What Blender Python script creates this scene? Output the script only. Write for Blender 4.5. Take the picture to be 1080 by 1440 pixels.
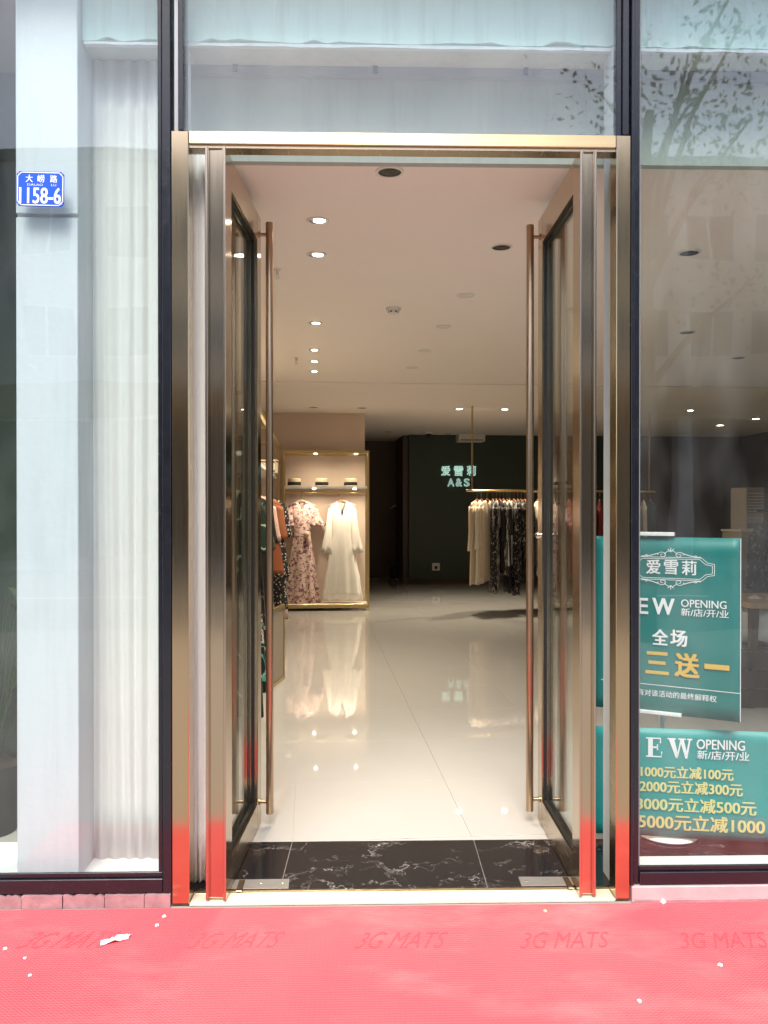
import bpy, bmesh, math, random
from mathutils import Vector, Matrix, Euler

R = math.radians
rnd = random.Random(7)
S = bpy.context.scene
C = S.collection
for o in list(bpy.data.objects):
    bpy.data.objects.remove(o)

# ------------------------------------------------------------------ camera
CAM = Vector((0, -3.226, 1.5))
PITCH, YAW = 0.29, 1.38
cd = bpy.data.cameras.new('camera')
cam = bpy.data.objects.new('camera', cd)
C.objects.link(cam)
cam.location = CAM
cam.rotation_euler = (R(90 - PITCH), 0, -R(YAW))
cd.sensor_fit = 'VERTICAL'
cd.sensor_height = 24
cd.lens = 20.0
cd.clip_start, cd.clip_end = 0.05, 500
S.camera = cam
CR = cam.rotation_euler.to_matrix()

# ------------------------------------------------------------------ sky, sun, exposure
SUN_EL, SUN_AZ = 56, 188         # hazy sun high over the street, a little to the left
w = bpy.data.worlds.new('World')
S.world = w
w.use_nodes = True
nt = w.node_tree
sky = nt.nodes.new('ShaderNodeTexSky')
sky.sky_type = 'NISHITA'
sky.sun_disc = False
sky.sun_elevation = R(SUN_EL)
sky.sun_rotation = R(SUN_AZ)
sky.air_density, sky.dust_density, sky.ozone_density = 1.0, 3.0, 1.0
bg = nt.nodes['Background']
bg.inputs['Strength'].default_value = 0.15
nt.links.new(sky.outputs[0], bg.inputs['Color'])
sl = bpy.data.lights.new('sun', 'SUN')
sl.energy = 1.5
sl.angle = R(24)
sl.color = (1, 0.95, 0.88)
so = bpy.data.objects.new('sun', sl)
C.objects.link(so)
sd = Vector((math.sin(R(SUN_AZ)) * math.cos(R(SUN_EL)), math.cos(R(SUN_AZ)) * math.cos(R(SUN_EL)), math.sin(R(SUN_EL))))
so.rotation_euler = sd.to_track_quat('Z', 'Y').to_euler()
so.location = sd * 40
S.view_settings.view_transform = 'Standard'
S.view_settings.look = 'None'
S.view_settings.gamma = 1
S.view_settings.use_curve_mapping = False
S.view_settings.exposure = 1.25
S.cycles.use_denoising = True
S.cycles.max_bounces = 12
S.cycles.diffuse_bounces = 6
S.cycles.glossy_bounces = 6
S.cycles.transparent_max_bounces = 24
S.cycles.caustics_refractive = False
S.cycles.sample_clamp_indirect = 6
LAMP = 1.12                        # scale of all shop lamps

# ------------------------------------------------------------------ measuring helpers (planning only: real points in the place)
def ray(px, py):
    return (CR @ Vector(((px - 540) / 1200, (720 - py) / 1200, -1))).normalized()
def PY(px, py, y):
    d = ray(px, py)
    return CAM + d * ((y - CAM.y) / d.y)
def PZ(px, py, z):
    d = ray(px, py)
    return CAM + d * ((z - CAM.z) / d.z)
def X(px, y=0.0):
    return PY(px, 714, y).x
def Z(py, y=0.0, px=540):
    return PY(px, py, y).z

FLOOR = 0.010
CEIL = 2.94
TH = R(3.4)                       # the shop inside is turned a little against the front
IX = Vector((math.cos(TH), math.sin(TH), 0))
IY = Vector((-math.sin(TH), math.cos(TH), 0))

# ------------------------------------------------------------------ materials
def mat(name, col, rough=0.5, metal=0.0, spec=0.5, noise=0.0, nscale=8.0, bump=0.0, bscale=60.0, coat=0.0, emit=None, estr=0.0, stretch=None, rvar=0.0, sheen=0.0):
    m = bpy.data.materials.new(name)
    m.use_nodes = True
    n, l = m.node_tree.nodes, m.node_tree.links
    b = n['Principled BSDF']
    b.inputs['Base Color'].default_value = (*col, 1)
    b.inputs['Roughness'].default_value = rough
    b.inputs['Metallic'].default_value = metal
    b.inputs['Specular IOR Level'].default_value = spec
    if coat:
        b.inputs['Coat Weight'].default_value = coat
        b.inputs['Coat Roughness'].default_value = 0.06
    if sheen:
        b.inputs['Sheen Weight'].default_value = sheen
    if emit:
        b.inputs['Emission Color'].default_value = (*emit, 1)
        b.inputs['Emission Strength'].default_value = estr
    tc = n.new('ShaderNodeTexCoord')
    src = tc.outputs['Object']
    if stretch:
        mp = n.new('ShaderNodeMapping')
        mp.inputs['Scale'].default_value = stretch
        l.new(src, mp.inputs['Vector'])
        src = mp.outputs[0]
    if noise or rvar:
        t = n.new('ShaderNodeTexNoise')
        t.inputs['Scale'].default_value = nscale
        t.inputs['Detail'].default_value = 6
        t.inputs['Roughness'].default_value = 0.65
        l.new(src, t.inputs['Vector'])
        if noise:
            mx = n.new('ShaderNodeMix')
            mx.data_type = 'RGBA'
            mx.inputs[6].default_value = (*[c * (1 - noise) for c in col], 1)
            mx.inputs[7].default_value = (*[min(1, c * (1 + noise)) for c in col], 1)
            l.new(t.outputs[0], mx.inputs[0])
            l.new(mx.outputs[2], b.inputs['Base Color'])
        if rvar:
            mr = n.new('ShaderNodeMapRange')
            mr.inputs[1].default_value, mr.inputs[2].default_value = 0.3, 0.7
            mr.inputs[3].default_value, mr.inputs[4].default_value = max(0, rough - rvar), rough + rvar
            l.new(t.outputs[0], mr.inputs[0])
            l.new(mr.outputs[0], b.inputs['Roughness'])
    if bump:
        t2 = n.new('ShaderNodeTexNoise')
        t2.inputs['Scale'].default_value = bscale
        t2.inputs['Detail'].default_value = 4
        l.new(src, t2.inputs['Vector'])
        bp = n.new('ShaderNodeBump')
        bp.inputs['Strength'].default_value = bump
        bp.inputs['Distance'].default_value = 0.01
        l.new(t2.outputs[0], bp.inputs['Height'])
        l.new(bp.outputs[0], b.inputs['Normal'])
    return m

def brushed(name, col, rough, axis, aniso=0.75, bump=0.02, blur=None):
    """brushed plated steel; axis = world direction of the brush lines"""
    st = [260, 260, 260]
    st[axis] = 3
    m = mat(name, col, rough, 1.0, stretch=tuple(st), bump=bump, bscale=1.0, noise=0.10, nscale=1.0, rvar=0.045)
    n, l = m.node_tree.nodes, m.node_tree.links
    b = n['Principled BSDF']
    b.inputs['Anisotropic'].default_value = aniso
    v = [0, 0, 0]
    v[(0 if axis == 2 else 2) if blur is None else blur] = 1
    cx = n.new('ShaderNodeCombineXYZ')
    for i in range(3):
        cx.inputs[i].default_value = v[i]
    l.new(cx.outputs[0], b.inputs['Tangent'])
    return m

def glass(name, tint=(0.93, 0.98, 0.955), dust=0.02):
    m = bpy.data.materials.new(name)
    m.use_nodes = True
    n, l = m.node_tree.nodes, m.node_tree.links
    n.remove(n['Principled BSDF'])
    out = n['Material Output']
    tr = n.new('ShaderNodeBsdfTransparent')
    tr.inputs[0].default_value = (*tint, 1)
    gl = n.new('ShaderNodeBsdfGlossy')
    gl.inputs['Roughness'].default_value = 0.012
    # float glass is never quite flat
    wtc = n.new('ShaderNodeTexCoord')
    wn = n.new('ShaderNodeTexNoise')
    wn.inputs['Scale'].default_value = 2.0
    wn.inputs['Detail'].default_value = 1
    l.new(wtc.outputs['Object'], wn.inputs['Vector'])
    wb = n.new('ShaderNodeBump')
    wb.inputs['Strength'].default_value = 0.10
    wb.inputs['Distance'].default_value = 0.02
    l.new(wn.outputs[0], wb.inputs['Height'])
    l.new(wb.outputs[0], gl.inputs['Normal'])
    # an outward normal for both faces of the pane, so both give the thin-pane reflection
    geo = n.new('ShaderNodeNewGeometry')
    vm = n.new('ShaderNodeVectorMath')
    vm.operation = 'DOT_PRODUCT'
    l.new(geo.outputs['Incoming'], vm.inputs[0])
    l.new(geo.outputs['Normal'], vm.inputs[1])
    ab = n.new('ShaderNodeMath')
    ab.operation = 'ABSOLUTE'
    l.new(vm.outputs['Value'], ab.inputs[0])
    om = n.new('ShaderNodeMath')
    om.operation = 'SUBTRACT'
    om.inputs[0].default_value = 1.0
    l.new(ab.outputs[0], om.inputs[1])
    pw = n.new('ShaderNodeMath')
    pw.operation = 'POWER'
    pw.inputs[1].default_value = 5
    l.new(om.outputs[0], pw.inputs[0])
    ma = n.new('ShaderNodeMath')
    ma.operation = 'MULTIPLY_ADD'
    ma.inputs[1].default_value = 0.95
    ma.inputs[2].default_value = 0.058
    l.new(pw.outputs[0], ma.inputs[0])
    mx = n.new('ShaderNodeMixShader')
    l.new(ma.outputs[0], mx.inputs[0])
    l.new(tr.outputs[0], mx.inputs[1])
    l.new(gl.outputs[0], mx.inputs[2])
    # thin film of dust and wipe marks
    tc = n.new('ShaderNodeTexCoord')
    mp = n.new('ShaderNodeMapping')
    mp.inputs['Scale'].default_value = (2.6, 2.6, 1.1)
    l.new(tc.outputs['Object'], mp.inputs[0])
    no = n.new('ShaderNodeTexNoise')
    no.inputs['Scale'].default_value = 2.2
    no.inputs['Detail'].default_value = 8
    l.new(mp.outputs[0], no.inputs['Vector'])
    mr = n.new('ShaderNodeMapRange')
    mr.inputs[1].default_value, mr.inputs[2].default_value = 0.42, 0.75
    mr.inputs[3].default_value, mr.inputs[4].default_value = dust * 0.25, dust * 2.5
    l.new(no.outputs[0], mr.inputs[0])
    df = n.new('ShaderNodeBsdfDiffuse')
    df.inputs[0].default_value = (0.7, 0.72, 0.7, 1)
    m2 = n.new('ShaderNodeMixShader')
    l.new(mr.outputs[0], m2.inputs[0])
    l.new(mx.outputs[0], m2.inputs[1])
    l.new(df.outputs[0], m2.inputs[2])
    l.new(m2.outputs[0], out.inputs['Surface'])
    return m

def marble(name):
    m = mat(name, (0.012, 0.011, 0.013), 0.12, spec=0.5)
    n, l = m.node_tree.nodes, m.node_tree.links
    b = n['Principled BSDF']
    tc = [x for x in n if x.type == 'TEX_COORD'][0]
    ns = n.new('ShaderNodeTexNoise')
    ns.inputs['Scale'].default_value = 3.5
    ns.inputs['Detail'].default_value = 9
    ns.inputs['Roughness'].default_value = 0.68
    l.new(tc.outputs['Object'], ns.inputs['Vector'])
    mxv = n.new('ShaderNodeMix')
    mxv.data_type = 'VECTOR'
    mxv.inputs[0].default_value = 0.34
    l.new(tc.outputs['Object'], mxv.inputs[4])
    l.new(ns.outputs['Color'], mxv.inputs[5])
    acc = None
    for sc, wd, seed in ((3.2, 0.012, 0), (6.5, 0.007, 3.1)):
        mp = n.new('ShaderNodeMapping')
        mp.inputs['Location'].default_value = (seed, seed, 0)
        mp.inputs['Scale'].default_value = (1.0, 2.4, 1)
        mp.inputs['Rotation'].default_value = (0, 0, 0.5 + seed)
        l.new(mxv.outputs[1], mp.inputs[0])
        vo = n.new('ShaderNodeTexVoronoi')
        vo.feature = 'DISTANCE_TO_EDGE'
        vo.inputs['Scale'].default_value = sc
        l.new(mp.outputs[0], vo.inputs['Vector'])
        mr = n.new('ShaderNodeMapRange')
        mr.inputs[1].default_value, mr.inputs[2].default_value = 0.0, wd * sc / 4
        mr.inputs[3].default_value, mr.inputs[4].default_value = 1, 0
        l.new(vo.outputs['Distance'], mr.inputs[0])
        # break the veins up
        n2 = n.new('ShaderNodeTexNoise')
        n2.inputs['Scale'].default_value = 4.5 + seed
        n2.inputs['Detail'].default_value = 5
        l.new(mp.outputs[0], n2.inputs['Vector'])
        mr2 = n.new('ShaderNodeMapRange')
        mr2.inputs[1].default_value, mr2.inputs[2].default_value = 0.53, 0.68
        l.new(n2.outputs[0], mr2.inputs[0])
        mu = n.new('ShaderNodeMath')
        mu.operation = 'MULTIPLY'
        l.new(mr.outputs[0], mu.inputs[0])
        l.new(mr2.outputs[0], mu.inputs[1])
        if acc is None:
            acc = mu
        else:
            mm = n.new('ShaderNodeMath')
            mm.operation = 'MAXIMUM'
            l.new(acc.outputs[0], mm.inputs[0])
            l.new(mu.outputs[0], mm.inputs[1])
            acc = mm
    mc = n.new('ShaderNodeMix')
    mc.data_type = 'RGBA'
    mc.inputs[6].default_value = (0.012, 0.011, 0.013, 1)
    mc.inputs[7].default_value = (0.62, 0.58, 0.55, 1)
    l.new(acc.outputs[0], mc.inputs[0])
    l.new(mc.outputs[2], b.inputs['Base Color'])
    return m

def carpet_mat(name):
    m = mat(name, (0.72, 0.055, 0.075), 0.8, spec=0.3)
    n, l = m.node_tree.nodes, m.node_tree.links
    b = n['Principled BSDF']
    tc = [x for x in n if x.type == 'TEX_COORD'][0]
    sp = n.new('ShaderNodeSeparateXYZ')
    l.new(tc.outputs['Object'], sp.inputs[0])
    def M(op, a, bb=None):
        q = n.new('ShaderNodeMath')
        q.operation = op
        for i, v in enumerate((a, bb)):
            if v is None:
                continue
            if isinstance(v, (int, float)):
                q.inputs[i].default_value = v
            else:
                l.new(v, q.inputs[i])
        return q.outputs[0]
    zig = M('PINGPONG', sp.outputs[0], 0.0075)
    v = M('ADD', sp.outputs[1], M('MULTIPLY', zig, 0.9))
    st = M('PINGPONG', v, 0.0065)
    h = M('DIVIDE', st, 0.0065)
    ns = n.new('ShaderNodeTexNoise')
    ns.inputs['Scale'].default_value = 2.3
    ns.inputs['Detail'].default_value = 7
    l.new(tc.outputs['Object'], ns.inputs['Vector'])
    n3 = n.new('ShaderNodeTexNoise')
    n3.inputs['Scale'].default_value = 260
    l.new(tc.outputs['Object'], n3.inputs['Vector'])
    hh = M('ADD', M('MULTIPLY', h, 0.60), M('ADD', M('MULTIPLY', ns.outputs[0], 0.40), M('MULTIPLY', n3.outputs[0], 0.30)))
    cr = n.new('ShaderNodeMix')
    cr.data_type = 'RGBA'
    cr.inputs[6].default_value = (0.48, 0.022, 0.04, 1)
    cr.inputs[7].default_value = (0.85, 0.135, 0.15, 1)
    l.new(hh, cr.inputs[0])
    l.new(cr.outputs[2], b.inputs['Base Color'])
    bp = n.new('ShaderNodeBump')
    bp.inputs['Strength'].default_value = 0.5
    bp.inputs['Distance'].default_value = 0.003
    nw = n.new('ShaderNodeTexNoise'); nw.inputs['Scale'].default_value = 1.7; nw.inputs['Detail'].default_value = 9; nw.inputs['Roughness'].default_value = .62
    mw = n.new('ShaderNodeMapping'); mw.inputs['Scale'].default_value = (1, 2.2, 1); l.new(tc.outputs['Object'], mw.inputs[0]); l.new(mw.outputs[0], nw.inputs['Vector'])
    rw_ = n.new('ShaderNodeMapRange'); rw_.inputs[1].default_value = .5; rw_.inputs[2].default_value = .72; rw_.inputs[4].default_value = .5; l.new(nw.outputs[0], rw_.inputs[0])
    mz = n.new('ShaderNodeMix'); mz.data_type = 'RGBA'; mz.inputs[7].default_value = (.80, .22, .22, 1); l.new(rw_.outputs[0], mz.inputs[0]); l.new(cr.outputs[2], mz.inputs[6]); l.new(mz.outputs[2], b.inputs['Base Color'])
    l.new(h, bp.inputs['Height'])
    l.new(bp.outputs[0], b.inputs['Normal'])
    return m

def pattern(name, base, cols, scale=14.0, thr=0.5, rough=0.8, kind='blotch', stretch=(1, 1, 1)):
    """printed cloth"""
    m = mat(name, base, rough, spec=0.25, sheen=0.1)
    n, l = m.node_tree.nodes, m.node_tree.links
    b = n['Principled BSDF']
    tc = [x for x in n if x.type == 'TEX_COORD'][0]
    prev = None
    for i, c in enumerate(cols):
        mp = n.new('ShaderNodeMapping')
        mp.inputs['Location'].default_value = (i * 3.7 + 1, i * 1.3, i * 2.1)
        mp.inputs['Scale'].default_value = stretch
        l.new(tc.outputs['Object'], mp.inputs[0])
        mr = n.new('ShaderNodeMapRange')
        if kind == 'line':
            ns = n.new('ShaderNodeTexNoise')
            ns.inputs['Scale'].default_value = scale * 0.6
            ns.inputs['Detail'].default_value = 3
            l.new(mp.outputs[0], ns.inputs['Vector'])
            su = n.new('ShaderNodeMath')
            su.operation = 'SUBTRACT'
            su.inputs[1].default_value = 0.5
            l.new(ns.outputs[0], su.inputs[0])
            ab = n.new('ShaderNodeMath')
            ab.operation = 'ABSOLUTE'
            l.new(su.outputs[0], ab.inputs[0])
            mr.inputs[1].default_value, mr.inputs[2].default_value = 0.0, 0.022
            mr.inputs[3].default_value, mr.inputs[4].default_value = 1, 0
            l.new(ab.outputs[0], mr.inputs[0])
        elif kind == 'dot':
            vo = n.new('ShaderNodeTexVoronoi')
            vo.inputs['Scale'].default_value = scale * (1 + 0.5 * i)
            l.new(mp.outputs[0], vo.inputs['Vector'])
            mr.inputs[1].default_value, mr.inputs[2].default_value = 0.25, 0.34
            mr.inputs[3].default_value, mr.inputs[4].default_value = 1, 0
            l.new(vo.outputs['Distance'], mr.inputs[0])
        else:
            ns = n.new('ShaderNodeTexNoise')
            ns.inputs['Scale'].default_value = scale * (1 + 0.35 * i)
            ns.inputs['Detail'].default_value = 5
            ns.inputs['Roughness'].default_value = 0.7
            l.new(mp.outputs[0], ns.inputs['Vector'])
            mr.inputs[1].default_value, mr.inputs[2].default_value = thr, thr + 0.05
            l.new(ns.outputs[0], mr.inputs[0])
        mx = n.new('ShaderNodeMix')
        mx.data_type = 'RGBA'
        if prev is None:
            mx.inputs[6].default_value = (*base, 1)
        else:
            l.new(prev.outputs[2], mx.inputs[6])
        mx.inputs[7].default_value = (*c, 1)
        l.new(mr.outputs[0], mx.inputs[0])
        prev = mx
    l.new(prev.outputs[2], b.inputs['Base Color'])
    return m

def plaster(name, col, streak=0.25, rough=0.7, edge=0.0):
    """painted render with dirt runs and wear"""
    m = mat(name, col, rough, bump=0.12, bscale=35)
    n, l = m.node_tree.nodes, m.node_tree.links
    b = n['Principled BSDF']
    tc = [x for x in n if x.type == 'TEX_COORD'][0]
    mp = n.new('ShaderNodeMapping')
    mp.inputs['Scale'].default_value = (9, 9, 0.7)
    l.new(tc.outputs['Object'], mp.inputs[0])
    ns = n.new('ShaderNodeTexNoise')
    ns.inputs['Scale'].default_value = 2.0
    ns.inputs['Detail'].default_value = 8
    ns.inputs['Roughness'].default_value = 0.7
    l.new(mp.outputs[0], ns.inputs['Vector'])
    mr = n.new('ShaderNodeMapRange')
    mr.inputs[1].default_value, mr.inputs[2].default_value = 0.48, 0.75
    mr.inputs[3].default_value, mr.inputs[4].default_value = 0, streak
    l.new(ns.outputs[0], mr.inputs[0])
    mx = n.new('ShaderNodeMix')
    mx.data_type = 'RGBA'
    mx.inputs[6].default_value = (*col, 1)
    mx.inputs[7].default_value = (*[c * 0.55 for c in col], 1)
    l.new(mr.outputs[0], mx.inputs[0])
    l.new(mx.outputs[2], b.inputs['Base Color'])
    return m

M = {}
M['bronze_v'] = brushed('bronze_vertical_brush', (0.52, 0.39, 0.245), 0.17, 2)
M['bronze_h'] = brushed('bronze_horizontal_brush', (0.66, 0.52, 0.31), 0.34, 0, aniso=0.85)
M['door_metal'] = brushed('door_metal', (0.50, 0.40, 0.285), 0.16, 2)
M['door_metal_h'] = brushed('door_metal_rail', (0.50, 0.41, 0.30), 0.24, 1)
M['handle'] = brushed('handle_metal', (0.40, 0.285, 0.195), 0.30, 2, aniso=0.0)
M['lip'] = mat('edge_lip_metal', (0.50, 0.41, 0.32), 0.22, 1.0)
M['steel'] = mat('cover_plate_steel', (0.26, 0.25, 0.24), 0.38, 0.45, bump=0.05, noise=0.2, nscale=12)
M['chrome'] = mat('chrome', (0.8, 0.8, 0.8), 0.1, 1.0)
M['sill'] = mat('threshold_brass', (0.86, 0.79, 0.62), 0.42, 0.35, noise=0.06, nscale=30, stretch=(2, 60, 60))
M['gold'] = mat('gold_rack_metal', (0.60, 0.45, 0.20), 0.28, 1.0, noise=0.1)
M['black'] = mat('black_rubber', (0.012, 0.012, 0.013), 0.5)
M['alu'] = mat('black_aluminium', (0.010, 0.011, 0.016), 0.22, spec=0.45, coat=0.12, noise=0.35, nscale=20, bump=0.03, rvar=0.08)
M['strip'] = mat('grey_aluminium_strip', (0.30, 0.31, 0.33), 0.45, 0.3)
M['glass'] = glass('window_glass', (0.94, 0.975, 0.968), dust=0.014)
M['glass_door'] = glass('door_glass', (0.93, 0.975, 0.95), dust=0.006)
M['plaster'] = plaster('white_plaster', (0.63, 0.67, 0.71), 0.22)
M['soffit'] = plaster('soffit_paint', (0.52, 0.57, 0.53), 0.35)
M['bulk'] = plaster('grey_green_wall_paint', (0.40, 0.445, 0.41), 0.3)
M['aqua'] = plaster('aqua_beam_paint', (0.60, 0.80, 0.78), 0.45)
M['bare'] = mat('bare_concrete', (0.25, 0.24, 0.22), 0.9, noise=0.4, nscale=30, bump=0.5)
M['ceiling'] = mat('ceiling_paint', (0.86, 0.79, 0.735), 0.75, noise=0.02, nscale=3)
M['wall'] = mat('beige_wall_paint', (0.66, 0.535, 0.45), 0.7, noise=0.04, nscale=3)
M['wallside'] = mat('side_wall_paint', (0.60, 0.51, 0.44), 0.7, noise=0.04, nscale=3)
M['brownwall'] = mat('brown_wall_paint', (0.13, 0.088, 0.068), 0.6, noise=0.1, nscale=4)
M['greenwall'] = mat('dark_green_wall_paint', (0.040, 0.060, 0.046), 0.5, noise=0.12, nscale=4)
M['tile'] = mat('polished_floor_tile', (0.44, 0.435, 0.42), 0.032, spec=0.7, noise=0.05, nscale=2.5, rvar=0.012)
M['grout'] = mat('grout', (0.40, 0.39, 0.37), 0.8)
M['marble'] = marble('black_marble')
M['carpet'] = carpet_mat('red_mat')
M['carpet_text'] = mat('emboss_shade_red', (0.66, 0.065, 0.08), 0.85, noise=0.5, nscale=60)  # flat letters: the shade of the embossing is put into this red
M['curtain'] = mat('white_curtain_cloth', (0.84, 0.84, 0.83), 0.8, spec=0.2, noise=0.04, nscale=5, bump=0.05, bscale=200)
_n, _l = M['curtain'].node_tree.nodes, M['curtain'].node_tree.links
_t = _n.new('ShaderNodeBsdfTranslucent'); _t.inputs[0].default_value = (.85, .85, .84, 1)
_x = _n.new('ShaderNodeMixShader'); _x.inputs[0].default_value = .12
_l.new(_n['Principled BSDF'].outputs[0], _x.inputs[1]); _l.new(_t.outputs[0], _x.inputs[2]); _l.new(_x.outputs[0], _n['Material Output'].inputs[0])
M['plinth'] = mat('pink_stone', (0.36, 0.22, 0.225), 0.5, noise=0.55, nscale=16, bump=0.25, bscale=40)
M['plinth_pale'] = mat('pale_pink_stone', (0.56, 0.39, 0.39), 0.45, noise=0.28, nscale=12, bump=0.12, bscale=40)
M['white'] = mat('white_paint', (0.80, 0.80, 0.80), 0.4)
M['offwhite'] = mat('offwhite_plastic', (0.72, 0.69, 0.64), 0.45)
M['whitemetal'] = mat('white_enamel', (0.82, 0.82, 0.82), 0.25, coat=0.3)
M['teal'] = mat('teal_poster_print', (0.010, 0.185, 0.175), 0.4, noise=0.12, nscale=2.5, bump=0.06, bscale=6)
M['teal_low'] = mat('bright_teal_poster_print', (0.018, 0.29, 0.28), 0.4, noise=0.08, nscale=2.5, bump=0.06, bscale=6)
M['inkwhite'] = mat('white_print', (0.82, 0.84, 0.86), 0.4)
M['inkgold'] = mat('gold_print', (0.70, 0.47, 0.10), 0.4)
M['inkpale'] = mat('pale_yellow_print', (0.78, 0.68, 0.30), 0.4)
M['plateblue'] = mat('blue_enamel', (0.004, 0.085, 0.62), 0.3, coat=0.4)
M['neon'] = mat('neon_tube_lit', (0.5, 0.6, 0.55), 0.3, emit=(0.62, 1.0, 0.86), estr=0.38)
M['neondim'] = mat('sign_acrylic', (0.05, 0.06, 0.055), 0.3)
M['bulb'] = mat('lit_lamp', (0.9, 0.9, 0.9), 0.3, emit=(1.0, 0.90, 0.74), estr=9)
M['cavity'] = mat('dark_lamp_well', (0.015, 0.014, 0.013), 0.3)
M['hat'] = mat('straw', (0.62, 0.52, 0.36), 0.8, noise=0.15, nscale=60, bump=0.3, bscale=150)
M['hatband'] = mat('black_ribbon', (0.015, 0.012, 0.012), 0.6)
M['wood'] = mat('hanger_wood', (0.45, 0.17, 0.07), 0.4, noise=0.2, nscale=12, stretch=(1, 8, 8))
M['palewood'] = mat('pale_hanger', (0.62, 0.50, 0.36), 0.45)
M['pinkwood'] = mat('pink_hanger', (0.66, 0.36, 0.28), 0.45)
M['tabletop'] = mat('table_wood', (0.40, 0.28, 0.17), 0.4, noise=0.25, nscale=6, stretch=(1, 10, 10))
M['darkwood'] = mat('dark_wood', (0.06, 0.04, 0.03), 0.45)
M['carton'] = mat('beige_carton', (0.42, 0.36, 0.28), 0.7, noise=0.08)
M['bag'] = mat('white_plastic_bag', (0.62, 0.60, 0.57), 0.35, noise=0.15, nscale=10, bump=0.6, bscale=14)
M['paper'] = mat('scrap_paper', (0.80, 0.72, 0.72), 0.7, bump=0.2)
M['leaf'] = mat('leaf_green', (0.03, 0.065, 0.028), 0.45, noise=0.3, nscale=6)
M['leafdark'] = mat('tree_leaf', (0.05, 0.09, 0.03), 0.55, noise=0.3, nscale=3)
M['bark'] = mat('bark', (0.14, 0.11, 0.09), 0.9, noise=0.35, nscale=12, bump=0.6, bscale=18)
M['soil'] = mat('soil', (0.06, 0.045, 0.03), 0.95)
M['asphalt'] = mat('asphalt', (0.11, 0.105, 0.10), 0.85, noise=0.2, nscale=20, bump=0.2, bscale=120)
M['paving'] = mat('grey_paving', (0.30, 0.28, 0.25), 0.8, noise=0.15, nscale=5, bump=0.1)
M['ground'] = mat('ground_grey', (0.20, 0.19, 0.17), 0.9, noise=0.2, nscale=1)
M['kerb'] = mat('kerb_stone', (0.32, 0.31, 0.29), 0.8, noise=0.15, nscale=8)
M['paintline'] = mat('road_paint', (0.75, 0.75, 0.72), 0.7, noise=0.1, nscale=20)
M['facadefar'] = mat('pale_render', (0.78, 0.70, 0.60), 0.8, noise=0.08, nscale=1.5)
M['farglass'] = mat('far_window_glass', (0.03, 0.04, 0.05), 0.08, spec=0.7)
M['shutter'] = mat('dark_shop_opening', (0.13, 0.095, 0.06), 0.5)
M['fascia'] = mat('dark_fascia', (0.34, 0.20, 0.09), 0.5, noise=0.2, nscale=2)
M['frontwall'] = mat('front_cladding', (0.35, 0.33, 0.31), 0.5, noise=0.1)
# cloth
M['cream'] = mat('cream_silk', (0.66, 0.55, 0.40), 0.5, sheen=0.2, noise=0.12, nscale=9)
M['creamlight'] = mat('ivory_cloth', (0.76, 0.70, 0.58), 0.6, noise=0.08, nscale=9)
M['whitecloth'] = mat('white_gauze_cloth', (0.78, 0.76, 0.71), 0.7, sheen=.2, noise=.08, nscale=40, stretch=(1, 1, .3), bump=.3, bscale=50)
M['blackcloth'] = mat('black_cloth', (0.013, 0.012, 0.013), 0.8, noise=0.2)
M['charcoal'] = mat('charcoal_cloth', (0.035, 0.037, 0.04), 0.85, noise=0.2)
M['bwprint'] = pattern('black_white_print', (0.012, 0.012, 0.012), [(0.55, 0.52, 0.48)], 26, 0.56)
M['bwstripe'] = pattern('striped_print', (0.05, 0.045, 0.04), [(0.6, 0.56, 0.5)], 18, 0.52, stretch=(1, 5, 0.5))
M['bwdot'] = pattern('black_cloth_with_pale_dots', (0.02, 0.018, 0.018), [(0.6, 0.56, 0.5)], 38, kind='dot')
M['floralblack'] = pattern('black_floral', (0.012, 0.012, 0.014), [(0.55, 0.50, 0.45), (0.20, 0.16, 0.14)], 17, 0.58)
M['pinkfloral'] = pattern('pink_floral', (0.66, 0.50, 0.44), [(0.42, 0.22, 0.21), (0.20, 0.06, 0.10), (0.12, 0.07, 0.11)], 13, 0.545)
M['greenline'] = pattern('dark_green_linework', (0.008, 0.022, 0.016), [(0.42, 0.50, 0.42)], 6.5, kind='line')
M['tealprint'] = pattern('black_teal_print', (0.01, 0.012, 0.014), [(0.62, 0.6, 0.55), (0.08, 0.5, 0.40)], 8, kind='line')
M['rust'] = mat('rust_cloth', (0.27, 0.085, 0.032), 0.75, noise=0.1)
M['maroon'] = mat('maroon_cloth', (0.20, 0.025, 0.025), 0.75, noise=0.15)
M['navy'] = mat('navy_cloth', (0.03, 0.06, 0.09), 0.75, noise=0.15)
M['blush'] = pattern('blush_cloth', (0.60, 0.42, 0.36), [(0.30, 0.16, 0.14)], 20, 0.6)
M['bluecloth'] = mat('pale_blue_cloth', (0.30, 0.38, 0.55), 0.8)

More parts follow.
